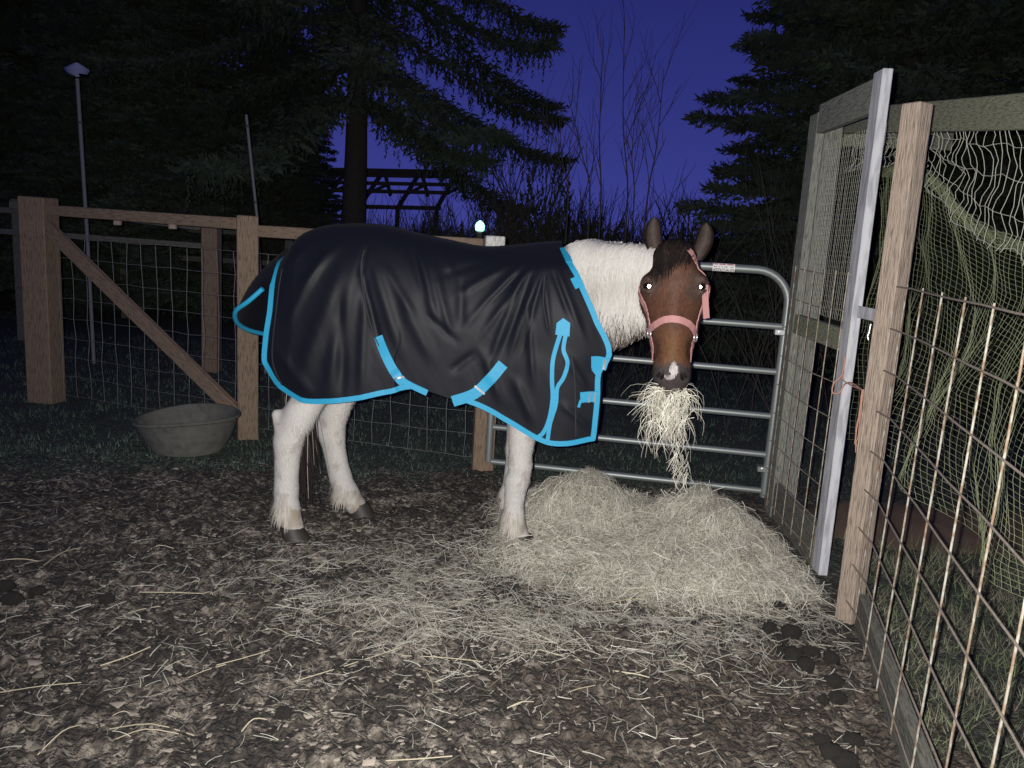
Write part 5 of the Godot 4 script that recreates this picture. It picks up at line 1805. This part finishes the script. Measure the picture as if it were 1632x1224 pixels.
func make_plants() -> void:
	# the big drooping spruce and the dark trees round it
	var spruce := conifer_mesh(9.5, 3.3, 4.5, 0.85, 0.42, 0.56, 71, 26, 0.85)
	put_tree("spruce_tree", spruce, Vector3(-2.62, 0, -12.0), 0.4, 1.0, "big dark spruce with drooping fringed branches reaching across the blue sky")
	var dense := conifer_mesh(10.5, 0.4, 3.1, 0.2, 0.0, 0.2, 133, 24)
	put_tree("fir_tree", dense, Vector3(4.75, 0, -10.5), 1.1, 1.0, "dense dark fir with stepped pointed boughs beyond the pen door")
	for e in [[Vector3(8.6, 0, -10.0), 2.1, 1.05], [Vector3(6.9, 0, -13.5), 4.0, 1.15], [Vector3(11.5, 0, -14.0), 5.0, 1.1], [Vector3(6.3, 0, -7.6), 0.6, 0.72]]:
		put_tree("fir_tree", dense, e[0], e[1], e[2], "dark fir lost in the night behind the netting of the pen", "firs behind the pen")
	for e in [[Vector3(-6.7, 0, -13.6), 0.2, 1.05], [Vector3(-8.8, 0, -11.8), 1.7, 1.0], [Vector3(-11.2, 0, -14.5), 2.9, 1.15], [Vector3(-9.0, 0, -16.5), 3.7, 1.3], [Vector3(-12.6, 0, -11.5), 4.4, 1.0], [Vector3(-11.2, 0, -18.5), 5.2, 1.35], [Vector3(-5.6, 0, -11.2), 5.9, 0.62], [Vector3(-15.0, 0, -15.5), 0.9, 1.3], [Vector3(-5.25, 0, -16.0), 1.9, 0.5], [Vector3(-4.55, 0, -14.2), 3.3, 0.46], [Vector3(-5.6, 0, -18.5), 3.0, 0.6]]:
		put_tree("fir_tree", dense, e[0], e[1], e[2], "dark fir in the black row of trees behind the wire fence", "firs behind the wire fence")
	# low bushes along the skyline
	rng.seed = 501
	var bushes := []
	for v in 3:
		var mb := MB.new()
		for i in 1500:
			var d := Vector3(rf(-1, 1), rf(-0.1, 1), rf(-1, 1))
			if d.length() > 1.0 or d.length() < 0.25:
				continue
			var k := 0.75 + 0.5 * noise.get_noise_3dv(d * 55.0 + Vector3.ONE * v * 40.0)
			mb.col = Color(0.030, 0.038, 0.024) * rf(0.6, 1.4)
			spray(mb, d * k * Vector3(0.85, 1.0, 0.85), (d + Vector3(rf(-0.5, 0.5), 0.6, rf(-0.5, 0.5))).normalized(), 0.20, 8, 0.085)
		var st := MB.new()
		for i in 26:
			twigs(st, Vector3(rf(-0.12, 0.12), -0.05, rf(-0.12, 0.12)), Vector3(rf(-0.6, 0.6), 1, rf(-0.6, 0.6)).normalized(), rf(0.6, 0.95), 0.012, 2, 0.5)
		bushes.append([st.mesh(), mb.mesh()])
	var spots := [[-4.1, -13.5, 1.75, 0], [-3.2, -14.0, 1.7, 1], [-2.3, -13.2, 1.72, 2], [-1.3, -13.0, 1.95, 1], [-0.55, -12.0, 2.15, 0], [0.33, -12.2, 2.72, 2], [1.15, -12.6, 1.98, 1], [1.9, -12.2, 1.9, 0], [2.6, -12.6, 2.1, 2], [0.8, -14.0, 2.0, 0], [-1.9, -15.0, 1.9, 2], [1.6, -14.5, 2.2, 1], [3.3, -13.0, 2.3, 1]]
	for i in spots.size():
		var e: Array = spots[i]
		var lab := "tall rounded dark bush standing above the low bushes on the skyline" if i == 5 else "low dark bush in the row along the skyline"
		var t := thing("bush", Vector3(e[0], 0, e[1]), lab, "bush", "" if i == 5 else "bushes along the skyline")
		t.rotation.y = i * 1.7
		t.scale = Vector3(e[2] * 0.62, e[2] * 0.86, e[2] * 0.62)
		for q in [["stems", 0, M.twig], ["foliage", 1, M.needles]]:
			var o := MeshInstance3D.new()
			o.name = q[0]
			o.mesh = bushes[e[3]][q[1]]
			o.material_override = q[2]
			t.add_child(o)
	# bare saplings against the sky
	rng.seed = 777
	var sap := [[Vector3(0.889, 1.803, -9.000), Vector3(0.770, 3.678, -9.000), 0.014], [Vector3(1.190, 1.891, -9.000), Vector3(0.984, 3.819, -9.000), 0.012], [Vector3(1.403, 1.904, -9.000), Vector3(1.458, 3.393, -9.000), 0.013], [Vector3(0.728, 1.849, -8.600), Vector3(0.403, 3.000, -8.600), 0.014], [Vector3(1.317, 1.913, -9.400), Vector3(1.238, 3.186, -9.400), 0.010], [Vector3(0.478, 1.827, -8.400), Vector3(0.293, 2.554, -8.400), 0.010]]
	for e in sap:
		var a: Vector3 = e[0]
		var b: Vector3 = e[1]
		var foot := Vector3(a.x, -0.05, a.z)
		var mb := MB.new()
		var pts := curve([foot, a, a.lerp(b, 0.45) + Vector3(rf(-0.04, 0.04), 0, 0), b], 4)
		var rr := PackedFloat32Array()
		for k in pts.size():
			rr.append(lerpf(e[2], 0.0035, float(k) / (pts.size() - 1)))
		mb.tube(pts, rr, 6)
		for k in range(5, pts.size() - 1):
			for q in 1:
				var up := (b - a).normalized()
				var o := Vector3(rf(-1, 1), rf(0.2, 0.8), rf(-0.6, 0.6)).normalized()
				twigs(mb, pts[k], (up * 0.6 + o * 0.4).normalized(), rf(0.25, 0.8), 0.0045, 1, 0.4)
		var t := thing("bare_sapling", Vector3(foot.x, 0, foot.z), "slender leafless sapling against the blue sky above the horse's neck", "sapling", "leafless saplings on the skyline")
		part(t, "branches", mb, M.twig)
	# brambles by the pen and the gate, barely lit
	rng.seed = 888
	for e in [[Vector3(1.9, 0, -6.2), 1.9], [Vector3(2.7, 0, -6.6), 2.2], [Vector3(1.2, 0, -6.9), 1.7], [Vector3(2.9, 0, -5.4), 1.5], [Vector3(3.1, 0, -4.2), 1.3]]:
		var mb := MB.new()
		for k in 8:
			twigs(mb, e[0] + Vector3(rf(-0.4, 0.4), -0.03, rf(-0.3, 0.3)), Vector3(rf(-0.5, 0.5), 1.0, rf(-0.3, 0.3)).normalized(), e[1] * rf(0.4, 0.75), 0.005, 2, 0.5)
		var t := thing("bare_shrub", e[0], "tangled leafless shrub in the dark between the gate and the pen", "shrub", "leafless shrubs by the pen")
		part(t, "branches", mb, M.twig)

func make_grass() -> void:
	rng.seed = 900
	var mb := MB.new()
	var n := 0
	while n < 52000:
		var x := rf(-6.5, 3.0)
		var z := -4.45 - 4.8 * pow(rng.randf(), 1.5)
		if rng.randf() > 0.25 + 0.75 * smoothstep(-4.5, -4.95, z + 0.09 * x + 0.5 * noise.get_noise_2d(x * 30.0, z * 30.0)):
			continue
		if x > 1.5 and z > -4.9:
			continue
		n += 1
		var k := rf(0.6, 1.25)
		if rng.randf() > 0.55 + 1.1 * noise.get_noise_2d(x * 50.0 + 7.0, z * 50.0):
			continue
		mb.col = Color(0.062, 0.105, 0.078) * k
		if rng.randf() < 0.22:
			mb.col = Color(0.10, 0.098, 0.075) * k
		var p := Vector3(x, ground_height(x, z) - 0.005, z)
		var d := Vector3(rf(-0.7, 0.7), 1.0, rf(-0.7, 0.7)).normalized()
		var a := rf(0, TAU)
		mb.blade(p, Vector3(cos(a), 0, sin(a)) * rf(0.002, 0.004), p + d * rf(0.015, 0.06))
	whole("grass", Vector3(-1.0, 0.0, -6.0), mb, M.grass, "short dark green grass beyond the fence and gate", "grass", "", "stuff")
	mb = MB.new()
	for i in 26000:
		var x := rf(1.25, 3.0)
		var z := rf(-4.4, -1.5)
		if x < 1.458 + (z + 3.016) * -0.2684 + 0.11:
			continue
		var k := rf(0.55, 1.3)
		var g := noise.get_noise_2d(x * 60.0, z * 60.0)
		if rng.randf() > 0.5 + g * 1.3:
			continue
		mb.col = Color(0.115, 0.175, 0.065).lerp(Color(0.15, 0.155, 0.1), clampf(0.5 + g * 2.0, 0.0, 1.0)) * k
		if rng.randf() < 0.3:
			mb.col = Color(0.17, 0.155, 0.11) * k
		var p := Vector3(x, ground_height(x, z) - 0.004, z)
		var d := Vector3(rf(-0.8, 0.8), 1.0, rf(-0.8, 0.8)).normalized()
		var a := rf(0, TAU)
		mb.blade(p, Vector3(cos(a), 0, sin(a)) * rf(0.0012, 0.0026), p + d * rf(0.03, 0.11))
	whole("pen_grass", Vector3(1.9, 0.0, -2.9), mb, M.grass, "patchy grass and dry stems growing inside the wire pen", "grass", "", "stuff")

func make_far() -> void:
	# open timber roof frame of an unfinished shed
	var t := thing("shed_frame", Vector3(-3.0, 0, -20.0), "open timber roof frame of a shed seen below the spruce branches", "shed")
	var a := Vector3(-4.9, 2.83, -20.0)
	var b := Vector3(-1.68, 2.96, -20.0)
	var bw := Vector3(0.22, -0.6, 0.2)
	var bw2 := Vector3(-0.4, -0.95, 1.0)
	board(t, "ridge_beam", a, b, 0.12, 0.06, M.dark_timber, Vector3.UP)
	for k in 3:
		var u := 0.16 + k * 0.22
		board(t, "purlin", a + bw2 * u + Vector3(0, 0.03, 0), b + bw2 * u + Vector3(0.05, 0.03, 0), 0.09, 0.06, M.dark_timber, Vector3.UP)
	board(t, "purlin", a + bw2 * 0.98, b + bw2 * 0.98 + Vector3(0.1, 0, 0), 0.1, 0.06, M.dark_timber, Vector3.UP)
	for k in 4:
		var q := b.lerp(a, k * 0.29)
		board(t, "rafter", q + Vector3(0, 0.02, 0), q + bw2, 0.11, 0.06, M.dark_timber, Vector3.UP)
		board(t, "rafter", q + Vector3(0, 0.02, -0.05), q + bw, 0.09, 0.06, M.dark_timber, Vector3.UP)
		board(t, "tie", q + bw2 * 0.62, q + bw * 0.55, 0.07, 0.05, M.dark_timber, Vector3.UP)
		board(t, "post", Vector3(q.x + bw2.x, -0.05, q.z + bw2.z), q + bw2 + Vector3(0, -0.03, 0), 0.1, 0.1, M.dark_timber)
	# bright glint beyond the fence, made by an added glowing body, post and light
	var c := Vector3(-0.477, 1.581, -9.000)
	var l := thing("glowing_glint", Vector3(c.x, 0, c.z), "small greenish white glint above the white topped gate post, an added glowing body", "glint")
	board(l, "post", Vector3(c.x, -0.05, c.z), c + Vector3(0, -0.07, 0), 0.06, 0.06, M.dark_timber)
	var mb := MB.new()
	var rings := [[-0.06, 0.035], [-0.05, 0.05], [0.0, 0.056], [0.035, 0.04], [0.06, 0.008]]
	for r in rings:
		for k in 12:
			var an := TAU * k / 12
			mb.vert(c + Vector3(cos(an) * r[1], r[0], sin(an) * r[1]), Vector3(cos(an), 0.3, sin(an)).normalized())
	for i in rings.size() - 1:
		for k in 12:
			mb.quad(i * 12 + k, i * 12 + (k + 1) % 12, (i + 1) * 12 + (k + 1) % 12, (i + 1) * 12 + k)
	part(l, "glow_body", mb, M.glint_emitter)
	var ol := OmniLight3D.new()  # weak light added to go with the emissive glint
	ol.name = "glint_light"
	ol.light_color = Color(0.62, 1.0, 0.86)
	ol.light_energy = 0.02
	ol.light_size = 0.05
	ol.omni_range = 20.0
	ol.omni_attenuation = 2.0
	ol.shadow_enabled = true
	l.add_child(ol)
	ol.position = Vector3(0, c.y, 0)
	# low bank of reddish soil inside the pen
	mb = MB.new()
	for j in 14:
		for i in 40:
			var x := lerpf(1.75, 3.4, i / 39.0)
			var v := j / 13.0
			var z := lerpf(-3.78, -4.5, v) + 0.05 * noise.get_noise_2d(x * 60.0, 5.0)
			mb.col = Color(0.072, 0.048, 0.034) * (1.0 + 0.5 * noise.get_noise_2d(x * 200.0, z * 200.0))
			mb.vert(Vector3(x, 0.13 * sin(PI * v) * (1.0 + 0.3 * noise.get_noise_2d(x * 70.0, z * 70.0)) * smoothstep(1.7, 1.95, x) - 0.01, z), Vector3(0, 1, 0.7 - v).normalized())
	for j in 13:
		for i in 39:
			var q := j * 40 + i
			mb.quad(q, q + 1, q + 41, q + 40)
	whole("soil_bank", Vector3(2.5, 0, -4.1), mb, M.hay_crumb, "low bank of reddish brown soil inside the pen", "soil")

# ------------------------------------------------------------------
func _ready() -> void:
	var cam := Camera3D.new()
	cam.name = "camera"
	cam.fov = 53.05
	cam.near = 0.05
	cam.far = 400.0
	add_child(cam)
	cam.position = Vector3(0, 1.5, 0)
	cam.basis = Basis(Vector3.RIGHT, deg_to_rad(-10.94)) * Basis(Vector3(0, 0, 1), deg_to_rad(3.5))
	cam.current = true
	var env := Environment.new()
	env.background_mode = Environment.BG_SKY
	var sm := ProceduralSkyMaterial.new()
	sm.sky_top_color = lin(0.008, 0.011, 0.098)
	sm.sky_horizon_color = lin(0.048, 0.055, 0.29)
	sm.sky_curve = 0.16
	sm.ground_bottom_color = lin(0.002, 0.002, 0.004)
	sm.ground_horizon_color = lin(0.02, 0.02, 0.08)
	sm.energy_multiplier = 1.0
	var sky := Sky.new()
	sky.sky_material = sm
	env.sky = sky
	env.tonemap_mode = Environment.TONE_MAPPER_LINEAR
	env.tonemap_exposure = 1.0
	env.sdfgi_enabled = true
	env.ssao_enabled = true
	env.ssil_enabled = true
	var we := WorldEnvironment.new()
	we.name = "environment"
	we.environment = env
	add_child(we)
	# last afterglow of the sun, all but gone
	var sun := DirectionalLight3D.new()
	sun.name = "sun"
	sun.light_energy = 0.004
	sun.light_color = Color(0.75, 0.8, 1.0)
	sun.light_angular_distance = 20.0
	sun.sky_mode = DirectionalLight3D.SKY_MODE_LIGHT_ONLY
	sun.shadow_enabled = true
	add_child(sun)
	sun.rotation_degrees = Vector3(-25, 200, 0)
	# the flash beside the camera's lens: it lights the place in the photograph
	var fl := SpotLight3D.new()
	fl.name = "camera_flash"
	fl.light_color = Color(1.0, 0.985, 0.965)
	fl.light_energy = 19.0
	fl.light_size = 0.01
	fl.spot_angle = 66.0
	fl.spot_angle_attenuation = 1.0
	fl.spot_range = 80.0
	fl.spot_attenuation = 2.0
	fl.shadow_enabled = true
	add_child(fl)
	fl.position = Vector3(-0.04, 1.52, 0.0)
	fl.basis = Basis(Vector3.RIGHT, deg_to_rad(-10.0)) * Basis(Vector3.UP, deg_to_rad(-4.0))

	rng.seed = 4242
	noise.seed = 12
	noise.frequency = 0.05
	noise.noise_type = FastNoiseLite.TYPE_SIMPLEX_SMOOTH
	noise.fractal_octaves = 3
	fine.seed = 77
	fine.frequency = 0.06
	fine.noise_type = FastNoiseLite.TYPE_SIMPLEX
	fine.fractal_octaves = 2
	make_materials()
	make_ground()
	print("ground ", Time.get_ticks_msec())
	make_fence()
	make_gate()
	make_pen()
	make_tub()
	make_poles()
	make_far()
	rng.seed = 31
	make_horse()
	print("horse ", Time.get_ticks_msec())
	make_mouthful()
	make_hay()
	make_manure()
	print("hay ", Time.get_ticks_msec())
	make_grass()
	make_plants()
	print("plants ", Time.get_ticks_msec())
